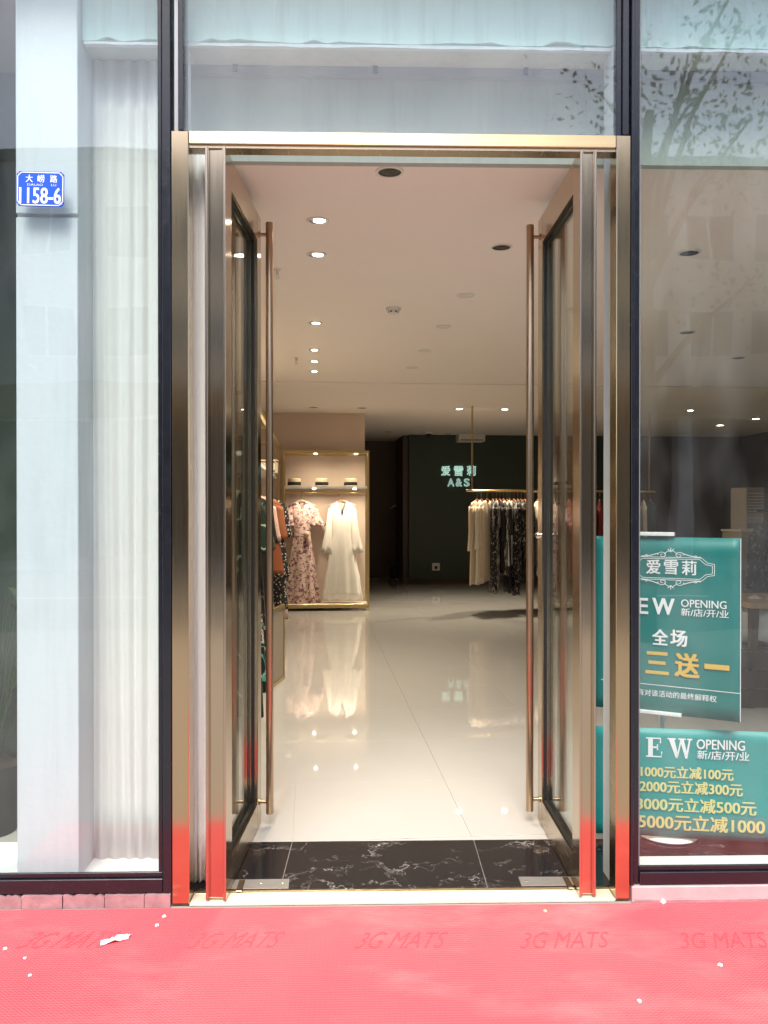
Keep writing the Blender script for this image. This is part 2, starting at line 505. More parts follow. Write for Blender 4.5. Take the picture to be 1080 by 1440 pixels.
# ------------------------------------------------------------------ mesh builder
class MB:
    def __init__(s):
        s.b = bmesh.new()
    def box(s, x0, x1, y0, y1, z0, z1, bev=0.0):
        g = bmesh.ops.create_cube(s.b, size=1)
        vs = g['verts']
        for v in vs:
            v.co = Vector((x0 + (v.co.x + .5) * (x1 - x0), y0 + (v.co.y + .5) * (y1 - y0), z0 + (v.co.z + .5) * (z1 - z0)))
        if bev:
            es = list({e for v in vs for e in v.link_edges})
            bmesh.ops.bevel(s.b, geom=es, offset=bev, segments=1, affect='EDGES', profile=0.5)
        return s
    def prism(s, pts, z0, z1):
        """pts: xy outline, extruded in z"""
        a = [s.b.verts.new((p[0], p[1], z0)) for p in pts]
        c = [s.b.verts.new((p[0], p[1], z1)) for p in pts]
        n = len(pts)
        for i in range(n):
            s.b.faces.new((a[i], a[(i + 1) % n], c[(i + 1) % n], c[i]))
        s.b.faces.new(a[::-1])
        s.b.faces.new(c)
        return s
    def rings(s, rings, cap=True, closed=True):
        rs = [[s.b.verts.new(p) for p in r] for r in rings]
        n = len(rs[0])
        for a, c in zip(rs, rs[1:]):
            for i in range(n if closed else n - 1):
                s.b.faces.new((a[i], a[(i + 1) % n], c[(i + 1) % n], c[i]))
        if cap and closed:
            s.b.faces.new(rs[0][::-1])
            s.b.faces.new(rs[-1])
        return s
    def tube(s, pts, r, n=10, cap=True):
        pts = [Vector(p) for p in pts]
        rr = r if isinstance(r, (list, tuple)) else [r] * len(pts)
        out = []
        up = None
        for i, p in enumerate(pts):
            t = (pts[min(i + 1, len(pts) - 1)] - pts[max(i - 1, 0)]).normalized()
            if up is None:
                up = Vector((0, 0, 1)) if abs(t.z) < 0.9 else Vector((0, 1, 0))
            a = t.cross(up).normalized()
            b2 = a.cross(t).normalized()
            up = b2
            out.append([p + (a * math.cos(k * 2 * math.pi / n) + b2 * math.sin(k * 2 * math.pi / n)) * rr[i] for k in range(n)])
        return s.rings(out, cap)
    def lathe(s, prof, n=24, c=(0, 0, 0), cap=True):
        c = Vector(c)
        return s.rings([[c + Vector((r * math.cos(k * 2 * math.pi / n), r * math.sin(k * 2 * math.pi / n), z)) for k in range(n)] for r, z in prof], cap)
    def poly(s, pts):
        s.b.faces.new([s.b.verts.new(p) for p in pts])
        return s
    def build(s, name, m, parent=None, smooth=None, loc=None, rot=None, recalc=True):
        if recalc:
            bmesh.ops.recalc_face_normals(s.b, faces=s.b.faces)
        me = bpy.data.meshes.new(name)
        s.b.to_mesh(me)
        s.b.free()
        me.materials.append(m)
        if smooth is not None:
            for p in me.polygons:
                p.use_smooth = True
            me.set_sharp_from_angle(angle=R(smooth))
        return link(name, me, parent, loc, rot)

def link(name, me, parent=None, loc=None, rot=None):
    o = bpy.data.objects.new(name, me)
    C.objects.link(o)
    if parent:
        o.parent = parent
    if loc is not None:
        o.location = loc
    if rot is not None:
        o.rotation_euler = rot
    return o
def tag(o, label=None, cat=None, group=None, kind=None):
    if label: o['label'] = label
    if cat: o['category'] = cat
    if group: o['group'] = group
    if kind: o['kind'] = kind
    return o
def thing(name, label, cat, loc=(0, 0, 0), rz=0.0, group=None):
    o = bpy.data.objects.new(name, None)
    C.objects.link(o)
    o.location = loc
    o.rotation_euler = (0, 0, rz)
    return tag(o, label, cat, group)
def struct(o):
    o['kind'] = 'structure'
    return o
def copy_tree(o, parent=None):
    c = o.copy()
    C.objects.link(c)
    c.parent = parent
    for ch in list(o.children):
        copy_tree(ch, c)
    return c

# lettering: built-in font turned into flat mesh and fitted into a box
def text_geo(body, bold=0.0, outline=False):
    cu = bpy.data.curves.new('lettering', 'FONT')
    cu.body = body
    cu.offset = bold
    cu.resolution_u = 3
    if outline:
        cu.fill_mode = 'NONE'
        cu.bevel_depth = 0.018
        cu.bevel_resolution = 1
    o = bpy.data.objects.new('lettering', cu)
    C.objects.link(o)
    dg = bpy.context.evaluated_depsgraph_get()
    me = bpy.data.meshes.new_from_object(o.evaluated_get(dg))
    vs = [v.co.copy() for v in me.vertices]
    fs = [tuple(p.vertices) for p in me.polygons]
    bpy.data.objects.remove(o)
    bpy.data.curves.remove(cu)
    bpy.data.meshes.remove(me)
    x0, x1 = min(v.x for v in vs), max(v.x for v in vs)
    y0, y1 = min(v.y for v in vs), max(v.y for v in vs)
    return [((v.x - x0) / (x1 - x0), (v.y - y0) / (y1 - y0), v.z / (x1 - x0)) for v in vs], fs
def text_obj(name, body, m, parent, u0, u1, v0, v1, off=-0.0015, bold=0.0, shear=0.0, outline=False, plane='XZ'):
    vs, fs0 = text_geo(body, 0, outline)
    wd = u1 - u0
    out, fs = [], []
    hgt = v1 - v0
    e = max(0, bold) * hgt * 1.0
    shifts = [(0, 0)] if e == 0 else [(-e, -e * .6), (e, -e * .6), (-e, e * .6), (e, e * .6)]
    for k, (du, dv) in enumerate(shifts):
        n0 = len(out)
        for a, b2, c in vs:
            u, v = u0 + e + a * (wd - 2 * e) + shear * b2 * hgt + du, v0 + b2 * hgt + dv
            out.append((u, off - c * wd - k * .0002, v) if plane == 'XZ' else (u, v, off + k * .0001))
        fs += [tuple(i + n0 for i in f) for f in fs0]
    me = bpy.data.meshes.new(name)
    me.from_pydata(out, [], fs)
    me.materials.append(m)
    return link(name, me, parent)
def flat_obj(name, polys, m, parent, off=-0.0015):
    vs, fs = [], []
    for p in polys:
        fs.append(tuple(range(len(vs), len(vs) + len(p))))
        vs += [(u, off, v) for u, v in p]
    me = bpy.data.meshes.new(name)
    me.from_pydata(vs, [], fs)
    me.materials.append(m)
    return link(name, me, parent)
def ribbon(pts, wd):
    out = []
    for a, b2 in zip(pts, pts[1:]):
        d = Vector((b2[0] - a[0], b2[1] - a[1]))
        if d.length < 1e-6:
            continue
        d.normalize()
        nx, ny = -d.y * wd / 2, d.x * wd / 2
        ex, ey = d.x * wd * .3, d.y * wd * .3
        out.append([(a[0] + nx - ex, a[1] + ny - ey), (b2[0] + nx + ex, b2[1] + ny + ey), (b2[0] - nx + ex, b2[1] - ny + ey), (a[0] - nx - ex, a[1] - ny - ey)])
    return out

# ================================================================== SETTING
# ---- outside: ground, pavement, road
struct(MB().box(-120, 120, -160, 60, -0.5, -0.135).build('ground', M['ground']))
struct(MB().box(-60, 60, -6.9, 0.10, -0.134, -0.004).build('pavement', M['paving']))
struct(MB().box(-60, 60, -7.1, -6.903, -0.134, 0.0, 0.01).build('kerb', M['kerb']))
struct(MB().box(-60, 60, -17.0, -7.103, -0.134, -0.12).build('road', M['asphalt']))
struct(MB().box(-60, 60, -22.0, -17.003, -0.134, 0.0, 0.01).build('far_pavement', M['paving']))
mk = MB()
for k in range(-12, 13):
    mk.box(k * 5 - 1.2, k * 5 + 1.2, -12.1, -11.95, -0.119, -0.116)
struct(mk.build('road_marking', M['paintline']))

# ---- shop shell (turned by TH about the door)
shell = []
def inside(ob):
    ob.rotation_euler = (0, 0, TH)
    return struct(ob)
GLY = 0.02                         # front face of the panes
# floor slab and polished tiles
struct(MB().box(-3.4, 9.0, 0.10, 17.0, -0.134, FLOOR - 0.006).build('floor', M['grout']))
floor = bpy.data.objects['floor']
# tile grid follows the inside direction; measured joint points on the marble edge
j0 = PZ(411, 1184, FLOOR)
j1 = PZ(667, 1184, FLOOR)
TW = (j1 - j0).dot(IX)
MARBLE_BACK = PZ(540, 1183, FLOOR).y
MARBLE_FRONT = 0.105
tile_me = None
for i in range(-3, 9):
    for j in range(0, 17):
        # rows start at the marble edge
        x0, y0 = i * TW, j * TW
        a = j0 + IX * x0 + IY * y0
        if a.x < -3.0 or a.x > 7.8 or a.y > 15.2:
            continue
        if tile_me is None:
            tb = MB().box(0.0006, TW - 0.0006, 0.0006, TW - 0.0006, -0.006, 0, 0.0005)
            t = tb.build('floor_tile', M['tile'], floor)
            tile_me = t.data
        else:
            t = link('floor_tile', tile_me, floor)
        t.location = (a.x, a.y, FLOOR)
        t.rotation_euler = (0, 0, TH)
# black marble strip behind the threshold, three slabs through the door and on along the windows
def slab_edge(p):
    return lambda y: p.x + (p.y - y) * math.tan(TH) * 1.0
jl = (X(404, 0.105), X(411, MARBLE_BACK))
e1f, e1b = PZ(394, 1249, FLOOR + .001).x, PZ(411, 1184, FLOOR).x
e2f, e2b = PZ(686, 1249, FLOOR + .001).x, PZ(667, 1184, FLOOR).x
g = 0.0015
def slabpoly(xf0, xf1, xb0, xb1):
    return [(xf0 + g, MARBLE_FRONT), (xf1 - g, MARBLE_FRONT), (xb1 - g, MARBLE_BACK), (xb0 + g, MARBLE_BACK)]
edges = [(-2.6, -2.6), (e1f - 0.8, e1b - 0.8), (e1f, e1b), (e2f, e2b), (e2f + .8, e2b + .8), (e2f + 1.6, e2b + 1.6), (e2f + 2.4, e2b + 2.4)]
for (f0, b0), (f1, b1) in zip(edges, edges[1:]):
    MB().prism(slabpoly(f0, f1, b0, b1), -0.01, FLOOR + 0.002).build('marble_slab', M['marble'], floor)
# filler tiles between marble and turned tile grid
MB().prism([(-3.3, MARBLE_BACK + .002), (8.9, MARBLE_BACK + .002), (8.9, MARBLE_BACK + .62), (-3.3, MARBLE_BACK - 0.0)], -0.012, FLOOR - 0.0035).build('tile_bed', M['tile'], floor)

# ceiling, walls
YC = 0.08
col0, col1 = X(23, YC), X(110, YC)
BACK = 13.35
def cpoly(pts, z0, z1, name, m):
    return struct(MB().prism(pts, z0, z1).build(name, m))
step = PZ(540, 538, CEIL)
sl_, sr_ = step + IX * (-4.2), step + IX * 9.5
YF = 0.371
cpoly([(col0 + .05, YF), (9.0, YF), (sr_.x, sr_.y), (sl_.x, sl_.y)], CEIL, CEIL + .25, 'ceiling', M['ceiling'])
cpoly([(sl_.x, sl_.y), (sr_.x, sr_.y), (9.0, 19), (-3.4, 19)], CEIL - .012, CEIL + .2, 'rear_ceiling', M['ceiling'])
# left wall, right wall, back walls
lw = Vector((-1.72, 2.0, 0))
def wallbox(name, m, p, q, th, z0=-0.02, z1=CEIL + .1):
    """wall from p to q (plan), thickness th to the left of the direction"""
    p, q = Vector((p[0], p[1], 0)), Vector((q[0], q[1], 0))
    d = (q - p).normalized()
    nn = Vector((-d.y, d.x, 0)) * th
    return struct(MB().prism([(p.x, p.y), (q.x, q.y), (q.x + nn.x, q.y + nn.y), (p.x + nn.x, p.y + nn.y)], z0, z1).build(name, m))
RK = PZ(458, 858, FLOOR)          # front foot line of the display rack
rw = RK + IY * 0.52
PW_R = PZ(516, 858, FLOOR) + IY * 0.50
lwx = rw - IX * 1.55
wallbox('left_wall', M['wallside'], lwx - IY * ((lwx.y - 1.0) / IY.y), lwx + IY * 0.6, 0.2)
wallbox('partition_wall', M['wall'], lwx, PW_R + IY * 0.02, 0.18)
wallbox('corridor_wall', M['brownwall'], PW_R + IY * .22 + IX * -.02, PW_R + IY * 6.5 - IX * .02, 0.1)
GB = PZ(575, 821, FLOOR)
wallbox('green_wall', M['greenwall'], GB, GB + IX * 4.35, 0.15)
wallbox('far_right_wall', M['brownwall'], GB + IX * 4.352 - IY * .02, GB + IX * 9.0 - IY * .02, 0.17)
wallbox('back_wall', M['brownwall'], GB + IY * 1.6 - IX * 3.5, GB + IY * 1.6 + IX * 0.3, 0.15)
wallbox('corridor_side_wall', M['brownwall'], GB + IX * .001 + IY * .151, GB + IX * .001 + IY * 1.6, 0.1)
wallbox('right_wall', M['brownwall'], (7.6, 16.5), (7.6, 0.1), 0.2)
struct(MB().box(-0.02, 9, -0.012, -0.001, 0, 0.09).build('skirting', M['darkwood'], None, loc=GB + Vector((0, 0, FLOOR)), rot=(0, 0, TH)))

# ---- front structure: column, beam, reveals, sills
ZB = Z(66, 0.14)                    # underside of the front beam
o = thing('column', 'white rendered pillar behind the left window, blue number plate before it', 'column', (0, 0, 0))
zg = Z(303, YC, 66)
MB().box(col0, col1, YC, YC + .0145, FLOOR, zg - .007, 0.003).build('lower_facing', M['plaster'], o)
MB().box(col0, col1, YC, YC + .0145, zg + .007, 3.62, 0.003).build('upper_facing', M['plaster'], o)
MB().box(col0 + .001, col1 - .001, YC + .015, YC + .24, FLOOR, 3.62).build('shaft', M['plaster'], o)

# beam with a ragged lower edge of broken render
b_ = MB()
n = 170
xs = [col1 + .002 + (7.4 - col1) * i / n for i in range(n + 1)]
rr = random.Random(3)
zz = [ZB + 0.004 + 0.012 * abs(math.sin(i * .37)) * rr.random() + (0.012 if rr.random() < .1 else 0) for i in range(n + 1)]
b_.rings([[(x, 0.13, 3.62), (x, 0.13, z), (x, 0.146, z), (x, 0.146, 3.62)] for x, z in zip(xs, zz)])
beam = b_.build('beam_render', M['aqua'])
bm_ = struct(MB().box(col0 + .05, 7.4, 0.146, 0.328, ZB, 3.62).build('beam', M['soffit']))
beam.parent = bm_
e = MB()
e.rings([[(x, 0.122 + .004 * rr.random(), ZB - .001), (x, 0.122, ZB - .010 - 0.006 * rr.random()), (x, .15, ZB - .010), (x, .15, ZB - .001)] for x in [col1 + .01 + (7.3 - col1) * i / 120 for i in range(121)]])
e.build('broken_edge', M['plaster'], bm_)
# hanging wall between beam and shop ceiling, with a slim track along its top
struct(MB().box(col0 + .05, 9.0, 0.329, 0.37, CEIL - .005, 3.62).build('bulkhead', M['bulk']))
tr_ = thing('curtain_track', 'slim grey rail running under the beam above the door', 'rail', (0, 0.305, ZB - .02))
MB().box(-1.3, 7.3, -.014, .014, -.018, .018).build('rail_body', M['strip'], tr_)
for px in (332, 528, 738):
    MB().lathe([(0.0, -.02), (.010, -.02), (.010, .03), (0, .03)], 8).build('bracket_screw', M['black'], tr_, loc=(X(px, .305), -.016, .012))

# white reveals beside the door
HZ1_ = Z(186.5, 0, 540)
reveal_l = (X(252, .14), X(268, .10))
rx0, rx1 = X(264, .2) - .075, X(264, .12)
rb0 = X(862, .10)
struct(MB().box(rb0, rb0 + .085, .105, .235, FLOOR + .001, ZB - .002, .003).build('right_reveal', M['plaster']))
struct(MB().box(X(247, .12), X(262.5, .105), .105, .20, HZ1_ + .004, ZB - .002, .003).build('left_reveal', M['plaster']))
# sills inside the windows
struct(MB().box(-3.3, X(244, .1), .085, .45, FLOOR + .002, Z(1229, .09), .006).build('left_sill', M['white']))
ws = PZ(980, 1222, .03)
struct(MB().box(rb0 + .09, 7.4, ws.y, PZ(980, 1203, .03).y, FLOOR + .003, .03, .004).build('right_sill', M['white']))
# front wall pieces outside the frame of view and the storeys above, so that no sky leaks in
struct(MB().box(-9, X(-330), -.05, .35, -.1, 3.62).build('left_front_wall', M['frontwall']))
struct(MB().box(X(1700), 12, -.05, .35, -.1, 3.62).build('right_front_wall', M['frontwall']))
struct(MB().box(-9, 12, -0.12, 19.3, 3.625, 10.5).build('upper_storeys', M['frontwall']))
struct(MB().box(-9, lwx.x - .9, .36, 19.2, -.1, 3.62).build('neighbour_block', M['brownwall']))
struct(MB().box(-3.5, 9.2, 19.01, 19.3, -.1, 3.62).build('rear_wall', M['brownwall']))
# dark panel added for the unlit view past the column, far left
struct(MB().box(lwx.x - .9, col0 + .06, 0.99, 1.1, FLOOR, 3.62).build('dark_view_panel', M['greenwall']))

# ================================================================== FRONT: frame, windows, doors
JL0, JL1 = X(241), X(265.5)
JR0, JR1 = X(866.5), X(886.5)
HZ0, HZ1 = Z(204, 0, 540), Z(186.5, 0, 540)
df = thing('door_frame', 'polished bronze frame round the open shop doorway, red mat mirrored low on it', 'door frame', (0, 0, 0))
MB().box(JL0, JL1, 0, .085, .002, HZ1, .0025).build('jamb', M['bronze_v'], df)
MB().box(JR0, JR1, 0, .085, .002, HZ1, .0025).build('jamb', M['bronze_v'], df)
MB().box(JL1 + .001, JR0 - .001, 0.0015, .085, HZ0, HZ1, .0025).build('head', M['bronze_h'], df)
MB().box(JL1 + .001, JR0 - .001, 0.012, .075, HZ0 - .012, HZ0 - .0005).build('head_stop', M['door_metal_h'], df)
MB().box(JL1 + .001, JR0 - .001, -.004, .079, -.003, .0095, .003).build('threshold', M['sill'], df)
MB().box(JL1 + .001, JR0 - .001, .080, .104, -.003, .0085, .001).build('threshold_back_strip', M['bronze_h'], df)

def window(label, x0, x1, z0, z1, bars, name='shop_window', cat='window'):
    t = thing(name, label, cat, ((x0 + x1) / 2, 0, z0))
    ox, oz = (x0 + x1) / 2, z0
    MB().box(x0 - ox, x1 - ox, GLY, GLY + .010, 0.0, z1 - oz).build('glass_pane', M['glass'], t)
    for nm, m, bx in bars:
        bx = list(bx)
        bx[0] -= ox; bx[1] -= ox; bx[4] -= oz; bx[5] -= oz
        MB().box(*bx, .002).build(nm, M[m], t)
    return t
TOP = 3.6
bl0, bl1 = Z(1246, 0), Z(1231, 0)
br0, br1 = Z(1244, 0), Z(1224, 0)
window('tall left window with white pillar and gathered curtain behind its glass', X(-300), X(228, .03), bl1 - .01, TOP, [
    ('bottom_rail', 'alu', (X(-300), X(228), -.002, .07, bl0 - .015, bl1 - .004)),
    ('bottom_trim', 'alu', (X(-300), X(226.5), .012, .019, bl1 - .0035, bl1 + .016)),
    ('mullion', 'alu', (X(228.5), X(240.5), -.004, .09, bl0 - .015, TOP)),
    ('side_trim', 'alu', (X(223, .02), X(228.2, .015), .012, .0195, bl1 + .0165, TOP)),
    ('mullion', 'alu', (X(-318), X(-300.5), -.004, .09, bl0, TOP))])
window('clear transom pane over the doorway with beam and soffit visible through it', X(259, .02), X(867, .02), HZ1 + .002, TOP, [
    ('mullion', 'alu', (X(251.5), X(258.5), 0.0, .09, HZ1 + .002, TOP)),
    ('cover_strip', 'strip', (X(244.5), X(251), .010, .06, HZ1 + .002, TOP)),
    ('mullion', 'alu', (X(875), X(884), 0.0, .09, HZ1 + .002, TOP)),
    ('edge_gasket', 'alu', (X(867), X(874.6), .012, .05, HZ1 + .002, TOP))], 'transom_window')
window('tall right window with teal posters standing behind its dusty glass', X(900, .03), X(1690), br1 - .01, TOP, [
    ('bottom_rail', 'alu', (X(900.5), X(1690), -.002, .07, br0 - .012, br1 - .018)),
    ('bottom_trim', 'alu', (X(900.5), X(1690), .012, .019, br1 - .0175, br1 + .002)),
    ('mullion', 'alu', (X(887), X(891.5), -.006, .09, br0 - .012, TOP)),
    ('side_trim', 'alu', (X(892), X(899.5), .006, .0195, br0 - .012, TOP)),
    ('edge_seal', 'strip', (X(899.9), X(901.2), .008, .0192, br1 + .003, TOP)),
    ('mullion', 'alu', (X(1691), X(1699), -.004, .09, br0, TOP))])

# stone plinths under the windows
pl = thing('stone_plinth', 'chipped pink stone kerb of uneven tiles under left window', 'plinth', (0, 0, 0))
joints = [-60, -14, 30, 88, 147, 203, 240]
zt = bl0 - .017
for a, b2 in zip(joints, joints[1:]):
    q = MB()
    x0, x1 = X(a) + .0015, X(b2) - .0015
    k = 9
    top = [zt - .001 - (0.016 * rr.random() if (a in (30, 88, -14) and rr.random() < .55) else 0.004 * rr.random()) for i in range(k + 1)]
    yy = -.006 - .008 * rr.random()
    q.rings([[(x0 + (x1 - x0) * i / k, yy, -.003), (x0 + (x1 - x0) * i / k, yy, top[i]), (x0 + (x1 - x0) * i / k, .06, top[i]), (x0 + (x1 - x0) * i / k, .06, -.003)] for i in range(k + 1)])
    q.build('stone_tile', M['plinth'] if rr.random() < .8 else M['plinth_pale'], pl)
pr = thing('stone_plinth', 'smooth pale pink stone kerb under right window with posters', 'plinth', (0, 0, 0))
MB().box(X(888.5), X(1260), -.012, .06, -.003, br0 - .014, .002).build('stone_tile', M['plinth_pale'], pr)
MB().box(X(1260.5), X(1690), -.011, .06, -.003, br0 - .0145, .002).build('stone_tile', M['plinth_pale'], pr)
MB().box(X(892), X(1150), -.020, -.0125, -.003, .012, .002).build('mortar_lip', M['plinth'], pr)

# ---- doors
DL, DH = 0.815, Z(208, .01)
def door(label, cx, rot, side, thick=.068):
    """leaf runs from the pivot edge at y=0 into the shop; side=+1: opening lies at +x"""
    t = thing('glass_door', label, 'door', (cx, 0.008, 0.0), rot)
    h = thick / 2
    z0, z1 = .016, DH
    fw = .112
    # pivot stile with a channel in its edge
    ch, cdp = h - .012, .014
    MB().prism([(-h, 0), (-ch, 0), (-ch, cdp), (ch, cdp), (ch, 0), (h, 0), (h, fw), (-h, fw)], z0, z1).build('stile', M['door_metal'], t)
    for sx in (-1, 1):
        MB().box(sx * (h - .004) - .0045, sx * (h - .004) + .0045, -.004, -.0005, z0, z1, .001).build('edge_lip', M['lip'], t)
    MB().box(-h, h, DL - .095, DL, z0, z1, .002).build('stile', M['door_metal'], t)
    MB().box(-h + .001, h - .001, fw + .0005, DL - .0955, z1 - .125, z1, .001).build('top_rail', M['door_metal_h'], t)
    MB().box(-h + .001, h - .001, fw + .0005, DL - .0955, z0, z0 + .115, .001).build('bottom_rail', M['door_metal_h'], t)
    ga = MB()
    ya, yb, za, zb = fw + .001, DL - .096, z0 + .1155, z1 - .1255
    for sx in (-1, 1):
        c0, c1 = (sx * .008, sx * .022) if sx > 0 else (sx * .022, sx * .008)
        ga.box(c0, c1, ya, ya + .007, za, zb)
        ga.box(c0, c1, yb - .007, yb, za, zb)
        ga.box(c0, c1, ya + .0075, yb - .0075, za, za + .007)
        ga.box(c0, c1, ya + .0075, yb - .0075, zb - .007, zb)
    ga.build('gasket', M['black'], t)
    MB().box(-.005, .005, ya + .001, yb - .001, za + .001, zb - .001).build('glass_pane', M['glass_door'], t)
    for s2 in (1, -1):
        hx = s2 * (h + .048)
        hy = DL - .052
        zt_, zb_ = z1 - .035, z0 + .055
        n_ = 20
        hd = MB().lathe([(.0165, zb_), (.0175, zb_ + .002), (.0175, zt_ - .002), (.0165, zt_)], n_, (hx, hy, 0)).build('pull_handle', M['handle'], t, smooth=40)
        for zz_ in (zt_ - .055, zb_ + .055):
            MB().tube([(s2 * (h + .0002), hy, zz_), (s2 * (h + .031), hy, zz_)], .0085, 12).tube([(s2 * (h + .0003), hy, zz_), (s2 * (h + .006), hy, zz_)], .015, 12).build('standoff', M['handle'], hd, smooth=40)
    if side < 0:
        lk = MB().tube([(-h - .012, DL - .03, 1.37), (-h - .0005, DL - .03, 1.37)], .016, 14).build('lock', M['chrome'], t, smooth=40)
        MB().box(-h - .020, -h - .0125, DL - .035, DL - .025, 1.362, 1.378, .002).build('thumb_turn', M['chrome'], lk)
    return t
door('left bronze framed glass door leaf swung open, hung by the white curtain', X(303.5, .01), -R(2.5), 1, .076)
door('right bronze framed glass door leaf swung open, with a chrome lock', X(826.5, .01), -R(0.5), -1, .062)

# floor spring cover plates
for pts, lab in (([(331, 1237), (407, 1236), (404, 1257), (322, 1257)], 'steel floor plate at the foot of the left door leaf'),
                 ([(729, 1233), (806, 1233), (816, 1253), (737, 1254)], 'steel floor plate at the foot of the right door leaf')):
    P = [PZ(a, b2, FLOOR + .006) for a, b2 in pts]
    c0 = sum(P, Vector()) / 4
    t = thing('floor_plate', lab, 'plate', (c0.x, c0.y, FLOOR + .002))
    MB().prism([(p.x - c0.x, max(p.y, .106) - c0.y) for p in P], .0005, .0045).build('cover', M['steel'], t)
    sgn = -1 if c0.x < 0 else 1
    for sx in (-.085, 0, .085):
        MB().lathe([(0, 0), (.005, 0), (.004, .0012), (0, .0014)], 10).build('screw', M['lip'], t, loc=(sx, .03, .0046))
    MB().box(sgn * .078 - .012, sgn * .078 + .012, -.045, .055, .005, .007, .001).build('pivot_strap', M['lip'], t)

# ---- red mat
mt = MB().box(-1.445, 2.6, -.82, -.018, -.003, .0, .001).build('red_mat', M['carpet'])
tag(mt, 'red ribbed entrance mat along the shop front with faint flat lettering tinted as embossed', 'mat')
for px in (20, 260, 497, 731, 958):
    a = PZ(px, 1334, .001)
    b2 = PZ(px + 136, 1334, .001)
    c0 = PZ(px, 1311, .001)
    text_obj('lettering', '3G MATS', M['carpet_text'], mt, a.x, b2.x - .03, a.y, c0.y, .0008, bold=-.006, shear=.35, plane='XY')

# litter on the mat
def scrap(label, px, py, wpx, dpx, m, crumple=.004, seed=1, name='paper_scrap', cat='litter'):
    q = random.Random(seed)
    p = PZ(px, py, .002)
    wd = wpx / 1200 * (p.y + 3.226)
    dp = dpx
    bb = MB()
    nx, ny = 6, 3
    rows = []
    for j in range(ny + 1):
        rows.append([(wd * (i / nx - .5) + q.uniform(-.003, .003), dp * (j / ny - .5) * (1 - .6 * abs(i / nx - .5)) + wd * .5 * (i / nx - .5), q.uniform(.0008, crumple)) for i in range(nx + 1)])
    bb.rings(rows, cap=False, closed=False)
    o = bb.build(name, m, None, loc=(p.x, p.y, 0))
    tag(o, label, cat)
    md = o.modifiers.new('thick', 'SOLIDIFY')
    md.thickness = .0006
    return o
scrap('torn white paper strip lying on the red mat at left', 163, 1322, 34, .04, M['paper'], .016, 4)
chips = [(231, 1288, 7, 'white chip on the mat before the left bronze jamb'), (221, 1301, 8, 'thin pale sliver on the mat just above the torn paper strip'), (7, 1334, 7, 'white chip on the mat at its far left edge'),
         (35, 1347, 6, 'pair-like pale crumb on the mat below the leftmost lettering'), (42, 1371, 6, 'lowest pale crumb on the left of the mat'), (899, 1407, 8, 'bright white chip on the lower right of the mat'),
         (767, 1281, 7, 'yellowish chip on the mat just outside the right door leaf'), (932, 1268, 14, 'broken mortar crumb against the right pink kerb'), (1013, 1357, 9, 'pale flake on the mat at far right below the lettering')]
for k, (px, py, wp, lab) in enumerate(chips):
    p = PZ(px, py, .002)
    wd = wp / 1200 * (p.y + 3.226)
    q = random.Random(k + 20)
    bb = MB()
    g_ = bmesh.ops.create_icosphere(bb.b, subdivisions=1, radius=.5)
    for v in g_['verts']:
        v.co = Vector((v.co.x * wd * q.uniform(.7, 1.1), v.co.y * wd * 1.3 * q.uniform(.6, 1.1), max(-.1, v.co.z) * wd * q.uniform(.4, .8)))
    tag(bb.build('stone_chip', M['paper'] if k != 6 else M['inkpale'], None, loc=(p.x, p.y, .001)), lab, 'litter')

# ---- house number plate on the left pane
np_c = PY(56.5, 265.5, GLY - .006)
npw, nph = .176, .130
npl = thing('number_plate', 'blue enamel house number plate on the left window glass', 'sign', (np_c.x, GLY - .004, np_c.z), 0)
npl.rotation_euler = (0, R(.9), 0)
def rrect(wd, ht, c, y0, y1):
    pts = []
    for sx, sz in ((1, 1), (-1, 1), (-1, -1), (1, -1)):
        q = [(sx * (wd / 2 - c), sz * ht / 2), (sx * wd / 2, sz * (ht / 2 - c))]
        if sx * sz > 0:
            q = q[::-1]
        pts += q
    b = MB()
    b.rings([[(x, y0, z) for x, z in pts], [(x, y1, z) for x, z in pts]])
    return b
rrect(npw, nph, .010, -.0015, .0035).build('plate', M['plateblue'], npl)
bd = []
def octo(wd, ht, c):
    return [(wd / 2 - c, ht / 2), (wd / 2, ht / 2 - c), (wd / 2, -ht / 2 + c), (wd / 2 - c, -ht / 2), (-wd / 2 + c, -ht / 2), (-wd / 2, -ht / 2 + c), (-wd / 2, ht / 2 - c), (-wd / 2 + c, ht / 2), (wd / 2 - c, ht / 2)]
flat_obj('border', ribbon(octo(npw - .008, nph - .008, .014), .0035), M['inkwhite'], npl, -.0022)
for ch, u in (('大', -.041), ('崂', .003), ('路', .050)):
    text_obj('lettering', ch, M['inkwhite'], npl, u - .0135, u + .0135, .024, .052, -.0022, bold=.02)
text_obj('lettering', 'DALAO', M['inkwhite'], npl, -.048, .010, .011, .019, -.0022)
text_obj('lettering', 'LU', M['inkwhite'], npl, .041, .059, .011, .019, -.0022)
text_obj('number', '1158-6', M['inkwhite'], npl, -.078, .078, -.055, .004, -.0022, bold=.022)
for sx in (-1, 1):
    for sz in (-1, 1):
        MB().tube([(sx * (npw / 2 - .008), -.0035, sz * (nph / 2 - .008)), (sx * (npw / 2 - .008), -.0016, sz * (nph / 2 - .008))], .003, 8).build('rivet', M['strip'], npl)

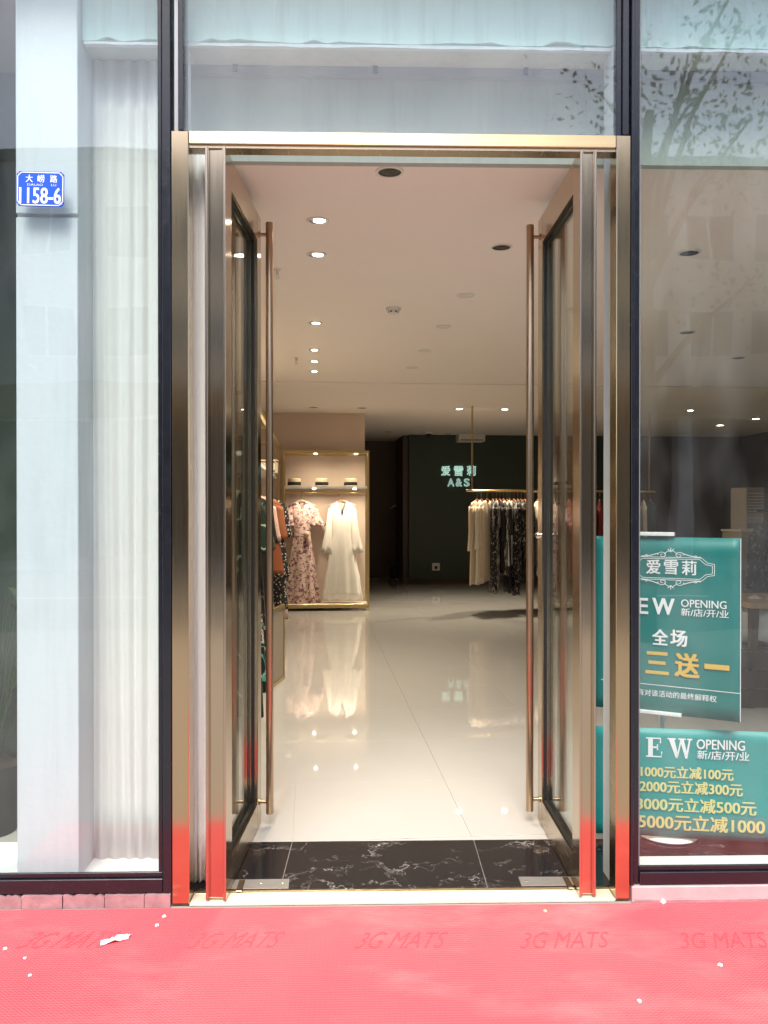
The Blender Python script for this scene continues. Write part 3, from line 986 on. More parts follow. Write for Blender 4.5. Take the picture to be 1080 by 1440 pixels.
# ---- curtain: hung behind the left window and gathered beside the left leaf
def curtain(name, label, x0, x1, y, z0, z1, folds, amp, seed):
    q = random.Random(seed)
    n_ = folds * 10
    ph = [q.uniform(0, 6.28) for _ in range(4)]
    rows = []
    for j in range(15):
        f = j / 14
        z = z0 + (z1 - z0) * f
        r_ = []
        for i in range(n_ + 1):
            u = i / n_
            a = amp * (1 + .35 * math.sin(u * 9 + ph[0]))
            yy = y + a * math.sin(u * folds * 2 * math.pi + .5 * math.sin(u * 13 + ph[1]) + .25 * math.sin(f * 3 + ph[2])) + .3 * a * math.sin(u * folds * 5.1 + ph[3])
            r_.append((x0 + (x1 - x0) * u + .006 * math.sin(f * 4 + u * 7), yy, z + (.004 * math.sin(u * folds * 7) if j == 0 else 0)))
        rows.append(r_)
    o = MB().rings(rows, cap=False, closed=False).build(name, M['curtain'], None, smooth=60)
    md = o.modifiers.new('thick', 'SOLIDIFY')
    md.thickness = .002
    return tag(o, label, 'curtain')
curtain('window_curtain', 'white gathered curtain hung between the pillar and left mullion', col1 - .02, X(246, .26), .262, Z(1206, .26), ZB - .004, 6, .0095, 5)
curtain('door_curtain', 'bright white curtain strip hanging in the gap beside the left door leaf', X(264, .16), X(298, .16), .155, Z(1236, .155), HZ1 + .002, 3, .008, 9)

# ================================================================== POSTERS (behind the right window)
def on_floor_dist(px, d):
    p = ray(px, 714)
    return CAM + p * (d / p.y)
class Board:
    """an upright board between two plan points; measures its own u (along) and v (up)"""
    def __init__(s, pL, pR):
        s.o = Vector((pL.x, pL.y, 0))
        d = Vector((pR.x - pL.x, pR.y - pL.y, 0))
        s.w = d.length
        s.d = d.normalized()
        s.n = Vector((s.d.y, -s.d.x, 0))
        s.rz = math.atan2(s.d.y, s.d.x)
    def uv(s, px, py):
        r = ray(px, py)
        t = (s.o - CAM).dot(s.n) / r.dot(s.n)
        p = CAM + r * t
        return (p - s.o).dot(s.d), p.z
    def text(s, parent, name, body, m, l, r, bold=.02, off=-.003, z0=0):
        """l, r: (px, y_base, y_top) measured at both ends of a line"""
        uL, v0 = s.uv(l[0], l[1])
        _, v1 = s.uv(l[0], l[2])
        uR, w0 = s.uv(r[0], r[1])
        _, w1 = s.uv(r[0], r[2])
        return text_obj(name, body, m, parent, uL, uR, (v0 + w0) / 2, (v1 + w1) / 2, off, bold)
# upper poster
Bu = Board(on_floor_dist(836, 3.93), on_floor_dist(1043, 3.62))
uz1, uz0 = Bu.uv(1043, 757)[1], Bu.uv(1043, 1016)[1]
pu = thing('poster', 'upper teal opening poster with ornate frame and gold characters', 'poster', (Bu.o.x, Bu.o.y, 0), Bu.rz)
sheet = MB()
rows = []
for j in range(13):
    v = uz0 + (uz1 - uz0) * j / 12
    rows.append([(Bu.w * i / 16, .004 * math.sin(i * .7) * math.sin(j * .5) * .6, v) for i in range(17)])
so_ = sheet.rings(rows, cap=False, closed=False).build('sheet', M['teal'], pu, smooth=60)
md = so_.modifiers.new('thick', 'SOLIDIFY'); md.thickness = .0012; md.offset = 0
T = lambda *a, **k: Bu.text(pu, 'lettering', *a, off=-.006, **k)
T('爱', M['inkwhite'], (909, 806.5, 787), (929, 806.5, 787), bold=.02)
T('雪', M['inkwhite'], (934, 807.5, 787.5), (954, 807.5, 787.5), bold=.02)
T('莉', M['inkwhite'], (959, 808.5, 788.5), (980, 808.5, 788.5), bold=.02)
T('N', M['inkwhite'], (869, 862, 841), (890, 862, 841), bold=.035)
T('E', M['inkwhite'], (897, 862.5, 841), (912, 862.5, 841), bold=.035)
T('W', M['inkwhite'], (917.5, 864, 841.5), (949, 864, 841.5), bold=.035)
T('OPENING', M['inkwhite'], (958, 853.5, 843), (1022, 856, 845), bold=.012)
T('新/店/开/业', M['inkwhite'], (958, 866, 855.5), (1025, 869, 857.5), bold=.012)
T('全', M['inkwhite'], (917.5, 906.5, 885), (940, 906.5, 885), bold=.03)
T('场', M['inkwhite'], (943, 908.5, 886), (967, 908.5, 886), bold=.03)
T('买', M['inkgold'], (868, 944, 914), (900, 944, 914), bold=.035)
T('三', M['inkgold'], (908, 947, 917), (941, 947, 917), bold=.045)
T('送', M['inkgold'], (949, 952, 919), (984, 952, 919), bold=.035)
T('一', M['inkgold'], (991, 941.5, 934.5), (1026, 941.5, 934.5), bold=.04)
T('本店拥有对该活动的最终解释权', M['inkwhite'], (868, 973, 964), (1008, 988, 979), bold=.008)
aL, aR = Bu.uv(846, 955), Bu.uv(1042, 975)
flat_obj('ruled_line', ribbon([(max(.005, aL[0]), aL[1]), (Bu.w - .004, aR[1])], .003), M['inkwhite'], pu, -.006)
flat_obj('edge_line', ribbon([(Bu.w - .003, uz0 + .003), (Bu.w - .003, uz1 - .003)], .003), M['inkwhite'], pu, -.006)
# ornate frame round the shop name
fr = []
ul, vt = Bu.uv(880, 782)
ur_, _ = Bu.uv(1005, 782)
_, vb = Bu.uv(960, 816)
cu_ = Bu.uv(943.5, 800)[0]
half = ur_ - cu_
def rect_notch(hw, hh, c):
    q = []
    for sx, sz in ((1, 1), (1, -1), (-1, -1), (-1, 1)):
        pts_ = [(sx * (hw - 2 * c), sz * hh), (sx * (hw - c * 1.1), sz * (hh - c * .8)), (sx * hw, sz * (hh - c))]
        q += pts_ if sx * sz > 0 else pts_[::-1]
    return q + q[:1]
vc, hh = (vt + vb) / 2, (vt - vb) / 2
hw = min(half, cu_ - .012)
for hw_, hh_ in ((hw, hh), (hw - .008, hh - .007)):
    pts_ = [(cu_ + a, vc + b2) for a, b2 in rect_notch(hw_, hh_, .026)]
    fr += ribbon(pts_, .0024)
for sz in (1, -1):
    for sx in (1, -1):
        sp_ = []
        for k in range(22):
            a = k / 21 * 4.2 * math.pi / 1.6
            r_ = .020 * (1 - k / 26)
            sp_.append((cu_ + sx * (.036 + r_ * math.cos(a)), vc + sz * (hh + .010 + r_ * .75 * math.sin(a))))
        fr += ribbon(sp_, .003)
        fr += ribbon([(cu_ + sx * (.056 + .07 * k / 10), vc + sz * (hh + .014 * (1 - k / 10) ** 2 + .003)) for k in range(11)], .004)
        fr += ribbon([(cu_ + sx * .028 * k / 8, vc + sz * (hh + .030 - .016 * (k / 8) ** 2)) for k in range(9)], .003)
        fr += ribbon([(cu_ + sx * (.105 + .006 * math.cos(k)), vc + sz * (hh + .005 + .005 * math.sin(k))) for k in range(7)], .0025)
    for k in (-1, 0, 1):
        fr += ribbon([(cu_, vc + sz * (hh + .024)), (cu_ + k * .012, vc + sz * (hh + .042 - abs(k) * .006))], .0035)
flat_obj('ornament', fr, M['inkwhite'], pu, -.006)

# lower poster
Bl = Board(on_floor_dist(838, 3.80), on_floor_dist(1112, 3.66))
lz1, lz0 = Bl.uv(902, 1023)[1], Bl.uv(960, 1178)[1]
pw_ = thing('poster', 'lower teal opening poster listing discounts in pale yellow figures', 'poster', (Bl.o.x, Bl.o.y, 0), Bl.rz)
rows = [[(Bl.w * i / 16, .006 * math.sin(i * .5 + j * .3) * .6, lz0 + (lz1 - lz0) * j / 10) for i in range(17)] for j in range(11)]
so_ = MB().rings(rows, cap=False, closed=False).build('sheet', M['teal_low'], pw_, smooth=60)
md = so_.modifiers.new('thick', 'SOLIDIFY'); md.thickness = .0012; md.offset = 0
T2 = lambda *a, **k: Bl.text(pw_, 'lettering', *a, off=-.008, **k)
def serif(ch, l, r):
    """slab letters N, E, W"""
    uL, v0 = Bl.uv(l[0], l[1]); _, v1 = Bl.uv(l[0], l[2]); uR, _ = Bl.uv(r, l[1])
    W_, H_ = uR - uL, v1 - v0
    def q(*pp):
        return [(uL + a * W_, v0 + b2 * H_) for a, b2 in pp]
    s_ = .055
    if ch == 'E':
        ps = [q((.0, 0), (.95, 0), (.95, .07), (0, .07)), q((.13, .071), (.42, .071), (.42, .929), (.13, .929)), q((0, .93), (.92, .93), (.92, 1), (0, 1)),
              q((.95, .07), (.95, 0), (1, .30), (.92, .30)), q((.84, .72), (.92, .72), (.92, 1), (.86, .93)), q((.43, .46), (.72, .46), (.72, .55), (.43, .55)), q((.66, .36), (.74, .36), (.74, .66), (.66, .66))]
    elif ch == 'W':
        ps = [q((.06, .93), (.22, .93), (.42, 0), (.34, 0)), q((.22, .93), (.28, .93), (.42, .25), (.42, 0)), q((.42, 0), (.36, 0), (.52, .93), (.58, .93)), q((.50, .93), (.66, .93), (.80, .22), (.72, 0)),
              q((.80, 0), (.72, 0), (.86, .93), (.93, .93)), q((0, .93), (.34, .93), (.34, 1), (0, 1)), q((.44, .93), (.74, .93), (.74, 1), (.44, 1)), q((.79, .93), (1, .93), (1, 1), (.79, 1))]
    else:
        ps = [q((.08, 0), (.16, 0), (.16, .93), (.08, .93)), q((.10, .93), (.32, .93), (.92, 0), (.78, 0)), q((.84, .02), (.92, .02), (.92, .93), (.84, .93)), q((0, .93), (.3, .93), (.3, 1), (0, 1)), q((.7, .93), (1, .93), (1, 1), (.7, 1)), q((0, 0), (.28, 0), (.28, .07), (0, .07))]
    flat_obj('lettering', ps, M['inkwhite'], pw_, -.008)
serif('N', (858, 1062, 1035), 892)
serif('E', (908, 1063.5, 1036), 931)
serif('W', (938, 1065, 1037), 973)
T2('OPENING', M['inkwhite'], (979, 1052.5, 1039), (1047, 1055, 1041), bold=.018)
T2('新/店/开/业', M['inkwhite'], (980, 1066.5, 1054), (1053, 1070, 1057), bold=.012)
for b_txt, l, r in (('满1000元立减100元', (880, 1092, 1074.5), (1031, 1096, 1080)), ('满2000元立减300元', (880, 1112, 1094.5), (1044, 1119, 1101)),
                    ('满3000元立减500元', (872, 1136, 1117.5), (1063, 1147, 1126)), ('满5000元立减1000', (872, 1163.5, 1141.5), (1075, 1172, 1150))):
    T2(b_txt, M['inkpale'], l, r, bold=.026)
# poster stand
sb = PZ(945, 1180, FLOOR)
ps_ = thing('poster_stand', 'white round-based stand with clamp bars behind the teal posters', 'stand', (sb.x, sb.y + .06, FLOOR + .003))
MB().lathe([(0, 0), (.135, 0), (.140, .006), (.125, .016), (.05, .026), (.014, .03), (0, .03)], 36).build('base', M['whitemetal'], ps_, smooth=50)
px_ = X(931, sb.y + .06) - sb.x
MB().tube([(px_, 0.0, .01), (px_, 0.0, Z(770, sb.y) - FLOOR)], .013, 12).build('pole', M['whitemetal'], ps_, smooth=50)
def clamp(yp0, yp1, pxr):
    a0, v0 = Bu.uv(pxr, yp1)
    _, v1 = Bu.uv(pxr, yp0)
    b = MB()
    L_ = Bu.uv(860, yp1)[0]
    b.box(L_, a0, -.016, .010, v0, v1, .002)
    ob = b.build('clamp_bar', M['whitemetal'], ps_)
    ob.rotation_euler = (0, 0, Bu.rz)
    ob.location = (Bu.o.x - sb.x, Bu.o.y - sb.y - .06, -FLOOR - .003)
clamp(748.5, 754, 949)
clamp(1003, 1008, 959)

# ================================================================== CEILING FITTINGS
def cz(py):
    return CEIL if py < 539 else CEIL - .012
dl_lit = None
def ring(mb, r0, r1, z0, z1, n_=28):
    mb.lathe([(r0, z0), (r1, z0 + .001), (r1, z1), (r0, z1), (r0, z0)], n_, cap=False)
    return mb
def downlight(px, py, state, label, group, power=60, r=.062):
    p = PZ(px, py, cz(py))
    t = thing('downlight', label, 'ceiling light', (p.x, p.y, p.z), 0, group)
    ring(MB(), r * .80, r, -.006, .002).build('trim_ring', M['offwhite'], t, smooth=40)
    if state == 'flat':
        MB().lathe([(0, -.003), (r * .80, -.003), (r * .80, -.001), (0, -.001)], 24).build('diffuser', M['offwhite'], t)
        return t
    # recessed well shown as a shallow black baffle
    MB().lathe([(r * .80, -.0045), (r * .62, -.0015), (r * .62, -.0005), (r * .80, -.0005)], 28, cap=False).lathe([(0, -.0012), (r * .62, -.0012), (r * .62, -.0002), (0, -.0002)], 24).build('baffle', M['cavity'] if state == 'dark' else M['steel'], t)
    if state == 'lit':
        MB().lathe([(0, -.004), (r * .30, -.0038), (r * .52, -.002), (r * .52, -.0015), (0, -.0015)], 20, (0.008, -.006, -.003)).build('lamp', M['bulb'], t, smooth=40)
        ld = bpy.data.lights.new('spot', 'SPOT')
        ld.energy = power * LAMP
        ld.color = (1.0, .84, .62)
        ld.spot_size = R(115)
        ld.spot_blend = .8
        ld.shadow_soft_size = .04
        lo = bpy.data.objects.new('spot', ld)
        C.objects.link(lo)
        lo.parent = t
        lo.location = (0, 0, -.03)
    elif state == 'dark':
        MB().lathe([(0, -.0035), (r * .34, -.0035), (r * .40, -.0022), (0, -.0018)], 20).build('lamp', M['cavity'], t, smooth=40)
    return t
row = 'lit downlights in the left ceiling row'
downlight(447, 310, 'lit', 'lit tilted downlight nearest the doorway in the left ceiling row', row, 55, .058)
downlight(445, 358, 'lit', 'lit downlight second from the doorway in the left ceiling row', row, 55, .058)
downlight(443, 454, 'lit', 'lit downlight third from the doorway, beyond the gap in the left row', row, 55, .058)
downlight(441, 492, 'lit', 'lit downlight fourth from the doorway in the left ceiling row', row, 55, .056)
downlight(441, 508, 'lit', 'lit downlight fifth from the doorway in the left ceiling row', row, 45, .056)
downlight(441, 522, 'lit', 'lit downlight last and farthest in the left ceiling row', row, 45, .056)
downlight(548, 241, 'dark', 'large unlit black downlight nearest the door head', 'unlit downlights', 0, .062)
downlight(705, 347, 'dark', 'unlit black downlight beside the right door handle', 'unlit downlights', 0, .062)
for (px, py), w_ in zip(((655, 415), (624, 459), (597, 493), (579, 517)), ('nearest', 'second', 'third', 'farthest')):
    downlight(px, py, 'flat', w_ + ' pale blank cover disc in the ceiling row right of centre', 'blank ceiling discs', 0, .062)
downlight(441, 572.5, 'dark', 'unlit downlight in the rear ceiling above the pink dress', 'unlit downlights', 0, .075)
downlight(509, 573.5, 'dark', 'unlit downlight in the rear ceiling above the white dress', 'unlit downlights', 0, .075)
downlight(645, 575, 'lit', 'lit rear downlight left of the suspended rail rod', 'rear lit downlights', 95, .085)
downlight(709, 575.5, 'lit', 'lit rear downlight right of the suspended rail rod', 'rear lit downlights', 95, .085)
downlight(546, 607, 'dark', 'unlit downlight over the dark corridor', 'unlit downlights', 0, .075)
downlight(630, 610, 'dark', 'unlit downlight close above the glowing wall sign', 'unlit downlights', 0, .075)
downlight(969, 355, 'dark', 'large unlit downlight high behind the right window', 'unlit downlights', 0, .066)
downlight(966, 467, 'dark', 'unlit downlight behind the right window below the largest one', 'unlit downlights', 0, .07)
downlight(1038, 503, 'dark', 'unlit downlight at far right behind the right window', 'unlit downlights', 0, .07)
downlight(970, 577, 'lit', 'lit flush lamp, leftmost and highest of three behind right window', 'lamps behind the right window', 12, .08)
downlight(1012, 598, 'lit', 'lit lamp, lowest of three behind right window', 'lamps behind the right window', 12, .10)
downlight(1062, 589, 'lit', 'lit lamp, rightmost of three behind right window', 'lamps behind the right window', 12, .10)

# smoke detector, sprinklers, dome camera, ceiling box
p = PZ(553, 433, CEIL)
t = thing('smoke_detector', 'small white smoke detector under the middle of the shop ceiling', 'smoke detector', p)
MB().lathe([(0, 0), (.055, 0), (.055, -.012), (.048, -.022), (0, -.022)][::-1], 24).build('base', M['offwhite'], t, smooth=40)
MB().lathe([(0, -.046), (.022, -.046), (.034, -.036), (.034, -.0225), (0, -.0225)], 24).build('chamber', M['offwhite'], t, smooth=40)
for k in range(6):
    a = k * math.pi / 3
    MB().box(-.006, .006, -.003, .003, -.036, -.026).build('vent', M['black'], t, loc=(.0345 * math.cos(a), .0345 * math.sin(a), 0), rot=(0, 0, a + math.pi / 2))
for px, py, lab in ((390, 379, 'ceiling sprinkler nearer the left door handle top'), (417, 503, 'ceiling sprinkler farther in beside the left light row')):
    p = PZ(px, py, CEIL)
    t = thing('sprinkler', lab, 'sprinkler', p, 0, 'ceiling sprinklers')
    t.scale = (.75, .75, .75)
    MB().lathe([(0, -.006), (.030, -.006), (.030, 0), (0, 0)], 18).build('flange', M['offwhite'], t)
    MB().tube([(0, 0, -.0065), (0, 0, -.045)], .011, 8).tube([(-.012, 0, -.045), (-.014, 0, -.06), (0, 0, -.075)], .003, 6).tube([(.012, 0, -.045), (.014, 0, -.06), (0, 0, -.075)], .003, 6).build('head_body', M['offwhite'], t)
    MB().lathe([(0, -.079), (.020, -.079), (.020, -.076), (0, -.076)], 14).build('deflector', M['offwhite'], t)
p = PZ(603, 608, cz(608))
t = thing('dome_camera', 'white dome camera under the ceiling before the green wall', 'camera', p)
MB().lathe([(0, -.03), (.07, -.03), (.07, 0), (0, 0)], 20).build('base', M['offwhite'], t)
MB().lathe([(0, -.10), (.03, -.092), (.05, -.07), (.056, -.0305), (0, -.0305)], 20).build('dome', M['charcoal'], t, smooth=50)
p = PZ(661, 611, cz(611))
t = thing('ceiling_box', 'white square unit under the ceiling behind the suspended rail', 'ceiling unit', (p.x, p.y, p.z), TH)
MB().box(-.26, .26, -.2, .2, -.15, -.001, .01).build('body', M['offwhite'], t)
MB().box(-.22, .22, -.205, -.2005, -.13, -.115).build('air_slot', M['black'], t)

# ================================================================== CLOTHES
def garment_mb(L, sw, hw, t, waist=None, sleeve=None, vneck=.06, folds=5, seed=0, ruffle=(), flare=.35, neck=.07):
    """loft of a hanging garment. top at z=0, hem at -L; sw/hw half widths of shoulder and hem, t half thickness"""
    q = random.Random(seed)
    N = 44
    mb = MB()
    zs = [0, -.035, -.075, -.14, -.22, -.32]
    zs += [-.32 - (L - .32) * k / 10 for k in range(1, 11)] if L > .4 else [-L]
    ph = [q.uniform(0, 6.28) for _ in range(3)]
    rings_ = []
    for k, z in enumerate(zs):
        f = -z / L
        if k == 0: hx = neck
        elif k == 1: hx = neck + (sw - neck) * .72
        elif k == 2: hx = sw
        else:
            ww = waist if waist else (sw * .86, .38)
            fw_ = min(1, f / ww[1])
            hx = sw + (ww[0] - sw) * fw_ if f < ww[1] else ww[0] + (hw - ww[0]) * ((f - ww[1]) / (1 - ww[1])) ** .8
        ty = t * (.35 + .65 * min(1, f / .15))
        am = flare * max(0, f - .18)
        for (rz_, ra) in ruffle:
            if abs(z + rz_) < .035:
                hx *= 1 + ra
                ty *= 1 + ra
        r_ = []
        for i in range(N):
            a = 2 * math.pi * i / N
            rip = 1 + am * (.55 * math.sin(folds * a + ph[0]) + .35 * math.sin((folds * 2 + 1) * a + ph[1] + f * 2)) * .5
            x = hx * math.cos(a) * (1 + .10 * am * math.sin(folds * a + ph[2]))
            y = ty * math.sin(a) * rip
            zz_ = z
            if k == 0:
                fr_ = max(0, -math.sin(a)) * max(0, 1 - abs(math.cos(a)) * 1.05)
                zz_ -= vneck * 1.0 * fr_ + .012 * max(0, math.sin(a))
            elif k in (1, 2, 3):
                fr_ = max(0, -math.sin(a)) * max(0, 1 - abs(math.cos(a)) * (1.6 + .5 * k))
                lim = -vneck + (k * .012)
                zz_ = min(zz_, zz_ * (1 - fr_) + min(zz_, lim - .02 * k) * fr_)
            if k == len(zs) - 1:
                zz_ += .012 * math.sin(folds * a + ph[1])
            r_.append((x, y, zz_))
        rings_.append(r_)
    mb.rings(rings_, cap=False)
    if sleeve:
        sl_, w0, w1, spread, ruff = sleeve
        for sx in (-1, 1):
            n2 = 16
            rs = []
            for k in range(9):
                f = k / 8
                cx_ = sx * (sw * .86 + spread * f ** .8)
                cz_ = -.085 - sl_ * f
                wd = w0 + (w1 - w0) * (f if not ruff else (f ** 2.5))
                rip = ruff * max(0, f - .55)
                th_ = max(.02, wd * .62)
                rs.append([(cx_ + wd * math.cos(2 * math.pi * i / n2), th_ * math.sin(2 * math.pi * i / n2) * (1 + rip * math.sin(i * 2.4)) + .004 * math.sin(k), cz_ + sx * 0 - spread * .0 - .35 * wd * math.cos(2 * math.pi * i / n2) * sx * (1 - f) + (.02 * math.sin(i * 2.1 + k) * ruff if k > 6 else 0)) for i in range(n2)])
            mb.rings(rs, cap=False)
    return mb

def hanger(label, loc, rz, m, wd=.20, hook=.13, group=None, hk='gold'):
    t = thing('clothes_hanger', label, 'hanger', loc, rz, group)
    prof = [(-wd, 0, -.075), (-wd * .55, 0, -.035), (-wd * .2, 0, -.008), (0, 0, .004), (wd * .2, 0, -.008), (wd * .55, 0, -.035), (wd, 0, -.075)]
    MB().tube(prof, [.008, .010, .012, .013, .012, .010, .008], 8).build('bar', M[m], t, smooth=50)
    pts = [(0, 0, .012), (0, 0, hook - .035)]
    for k in range(9):
        a = -math.pi / 2 + k / 8 * math.pi * 1.25
        pts.append((.018 * math.cos(a) * 1.0, 0, hook - .016 + .018 * math.sin(a)))
    MB().tube(pts, .0028, 6).build('hook', M['lip'], t, smooth=50)
    return t

def hang(mb, name, label, cat, m, loc, rz, group=None):
    o = mb.build(name, m, None, smooth=70, loc=loc, rot=(0, 0, rz), recalc=False)
    md = o.modifiers.new('thick', 'SOLIDIFY')
    md.thickness = .003
    return tag(o, label, cat, group)

# ---- display rack by the partition wall
def rack():
    A, B = PZ(399, 859, FLOOR), PZ(518, 859, FLOOR)
    wd = (B - A).length
    t = thing('display_rack', 'gold framed display rack with lit shelf holding dresses by the beige wall', 'clothes rack', (*((A + B) / 2).xy, FLOOR), TH)
    H = Z(634, RK.y) - FLOOR
    Dp = .44
    h = wd / 2
    for sx in (-1, 1):
        for y in (0, Dp):
            MB().box(sx * h - .016, sx * h + .016, y - .016, y + .016, .10, H, .002).build('post', M['gold'], t)
        MB().box(sx * h - .0155, sx * h + .0155, .0165, Dp - .0165, H - .03, H - .001).build('side_beam', M['gold'], t)
    for y in (0, Dp):
        MB().box(-h + .0165, h - .0165, y - .016, y + .016, H - .045, H, .002).build('top_beam', M['gold'], t)
    zs = Z(684, RK.y) - FLOOR
    sh = MB().box(-h + .017, h - .017, -.012, Dp - .017, zs - .03, zs, .003).build('shelf', M['offwhite'], t)
    MB().box(-h + .017, h - .017, -.020, -.0125, zs - .034, zs + .002, .001).build('shelf_edge', M['offwhite'], sh)
    MB().tube([(-h + .017, .20, zs - .09), (h - .017, .20, zs - .09)], .011, 12).build('hanging_rail', M['gold'], t, smooth=50)
    zb = Z(849, RK.y) - FLOOR
    MB().box(-h, h, -.01, Dp, zb - .045, zb, .003).build('base_shelf', M['offwhite'], t)
    MB().box(-h - .014, h + .014, -.020, -.0105, zb - .05, zb + .004, .002).build('base_edge', M['gold'], t)
    for sx in (-1, 1):
        for y in (0, Dp):
            MB().rings([[(sx * h - sx * .03 - .028, y - .02, .0995), (sx * h - sx * .03 + .028, y - .02, .0995), (sx * h - sx * .03 + .028, y + .02, .0995), (sx * h - sx * .03 - .028, y + .02, .0995)],
                        [(sx * h - .010, y - .01, 0), (sx * h + .010, y - .01, 0), (sx * h + .010, y + .01, 0), (sx * h - .010, y + .01, 0)]]).build('foot', M['gold'], t)
    MB().box(-h + .017, h - .017, Dp - .015, Dp - .004, zb + .002, H - .05).build('back_panel', M['wall'], t)
    # lit spots under the top beam; glowing pair at the shelf stands for their reflections
    for px, lz, yy in ((444, H - .047, .012), (501, H - .047, .012), (442, zs - .036, .02), (499, zs - .036, .02)):
        u = (PZ(px, 859, FLOOR) - A).dot(IX) - h
        MB().lathe([(0, -.012), (.020, -.010), (.026, 0), (0, 0)], 16).build('spot_or_reflection', M['bulb'], t, loc=(u, yy - .022 if lz > zs else yy - .03, lz), smooth=40)
        ld = bpy.data.lights.new('spot', 'SPOT')
        ld.energy = (5 if lz > zs else 10) * LAMP
        ld.color = (1, .84, .60)
        ld.spot_size = R(150)
        ld.spot_blend = .9
        ld.shadow_soft_size = .03
        lo = bpy.data.objects.new('spot', ld)
        C.objects.link(lo)
        lo.parent = t
        lo.location = (u, -.10, lz - .03)
        lo.rotation_euler = (R(14), 0, 0)
    return t, A, h, zs, H
rk, RA, RH, RZS, RHH = rack()
def rack_pt(px, y, z):
    u = (PZ(px, 859, FLOOR) - RA).dot(IX) - RH
    return rk.matrix_basis @ Vector((u, y, z))
# dresses
zr = RZS - .09
hz = zr - .115
hp = rack_pt(424, .20, hz)
hanger('pale wooden hanger holding the pink floral dress on the gold rack', hp, TH, 'palewood')
g_ = garment_mb(1.55, .19, .27, .075, (.115, .30), (.27, .075, .14, .06, 1.2), .12, 7, 3, flare=1.0)
d1 = hang(g_, 'floral_dress', 'long pink floral dress with flutter sleeves and tied belt', 'dress', M['pinkfloral'], hp + Vector((0, 0, -.012)), TH + .12)
bt = MB()
bt.rings([[(.135 * math.cos(2 * math.pi * i / 30), .085 * math.sin(2 * math.pi * i / 30), z) for i in range(30)] for z in (-.505, -.49, -.465, -.45)], cap=False)
bt.build('belt', M['pinkfloral'], d1, smooth=60)
MB().lathe([(.004, -.05), (.035, -.03), (.045, 0), (.030, .03), (.004, .045)], 10, (.07, -.09, -.475)).lathe([(.004, -.16), (.03, -.12), (.035, -.05), (.01, 0)], 8, (.095, -.085, -.485)).build('bow', M['blush'], d1, smooth=60)
hp = rack_pt(482, .20, hz)
hanger('pink hanger holding the white dress on the gold rack', hp, TH, 'pinkwood')
g_ = garment_mb(1.44, .175, .29, .08, (.125, .34), (.66, .045, .095, .07, 1.4), .24, 9, 8, ruffle=((.80, .03), (1.10, .04), (1.40, .08)), flare=.8)
hang(g_, 'white_dress', 'long white v-neck dress with wide ruffled sleeves on lit rack', 'dress', M['whitecloth'], hp + Vector((0, 0, -.012)), TH - .05)
# hats
for px, lab in ((414, 'straw hat with black band, leftmost of the three on the shelf'), (453, 'straw hat with black band, middle of the three on the shelf'), (494, 'straw hat with black band, rightmost of the three and palest crown')):
    hb = rack_pt(px, .13, RZS)
    t = thing('straw_hat', lab, 'hat', hb, TH, 'hats on the rack shelf')
    MB().lathe([(0, .004), (.145, .002), (.150, .006), (.10, .012), (.096, .014), (.094, .10), (.075, .118), (0, .112)], 28).build('crown', M['hat'], t, smooth=50)
    MB().lathe([(.0975, .015), (.0985, .018), (.0965, .062), (.0950, .064)], 28, cap=False).build('band', M['hatband'], t, smooth=50)

# ---- suspended rail on the right
RD = 8.75
ra, rb_ = PY(656, 690, RD), PY(921, 690, RD + .9)
sr = thing('suspended_rail', 'thin gold clothes rail hung from the ceiling by two rods', 'clothes rail', (ra.x, ra.y, ra.z), math.atan2(rb_.y - ra.y, rb_.x - ra.x))
RLEN = (rb_ - ra).length
RDIR = (rb_ - ra).normalized()
MB().tube([(0, 0, 0), (RLEN, 0, 0)], .016, 14).build('bar', M['gold'], sr, smooth=50)
def rail_u(px):
    r = ray(px, 690)
    # intersection with the rail's vertical plane
    nn = Vector((-RDIR.y, RDIR.x, 0))
    t_ = (ra - CAM).dot(nn) / r.dot(nn)
    return (CAM + r * t_ - ra).dot(RDIR)
for px in (664, 913):
    u = rail_u(px)
    MB().tube([(u, 0, .0165), (u, 0, CEIL - ra.z - .001)], .013, 10).lathe([(.04, CEIL - ra.z - .012), (.04, CEIL - ra.z - .0005)], 16, (u, 0, 0)).build('rod', M['gold'], sr, smooth=50)
G = 'hangers on the suspended rail'
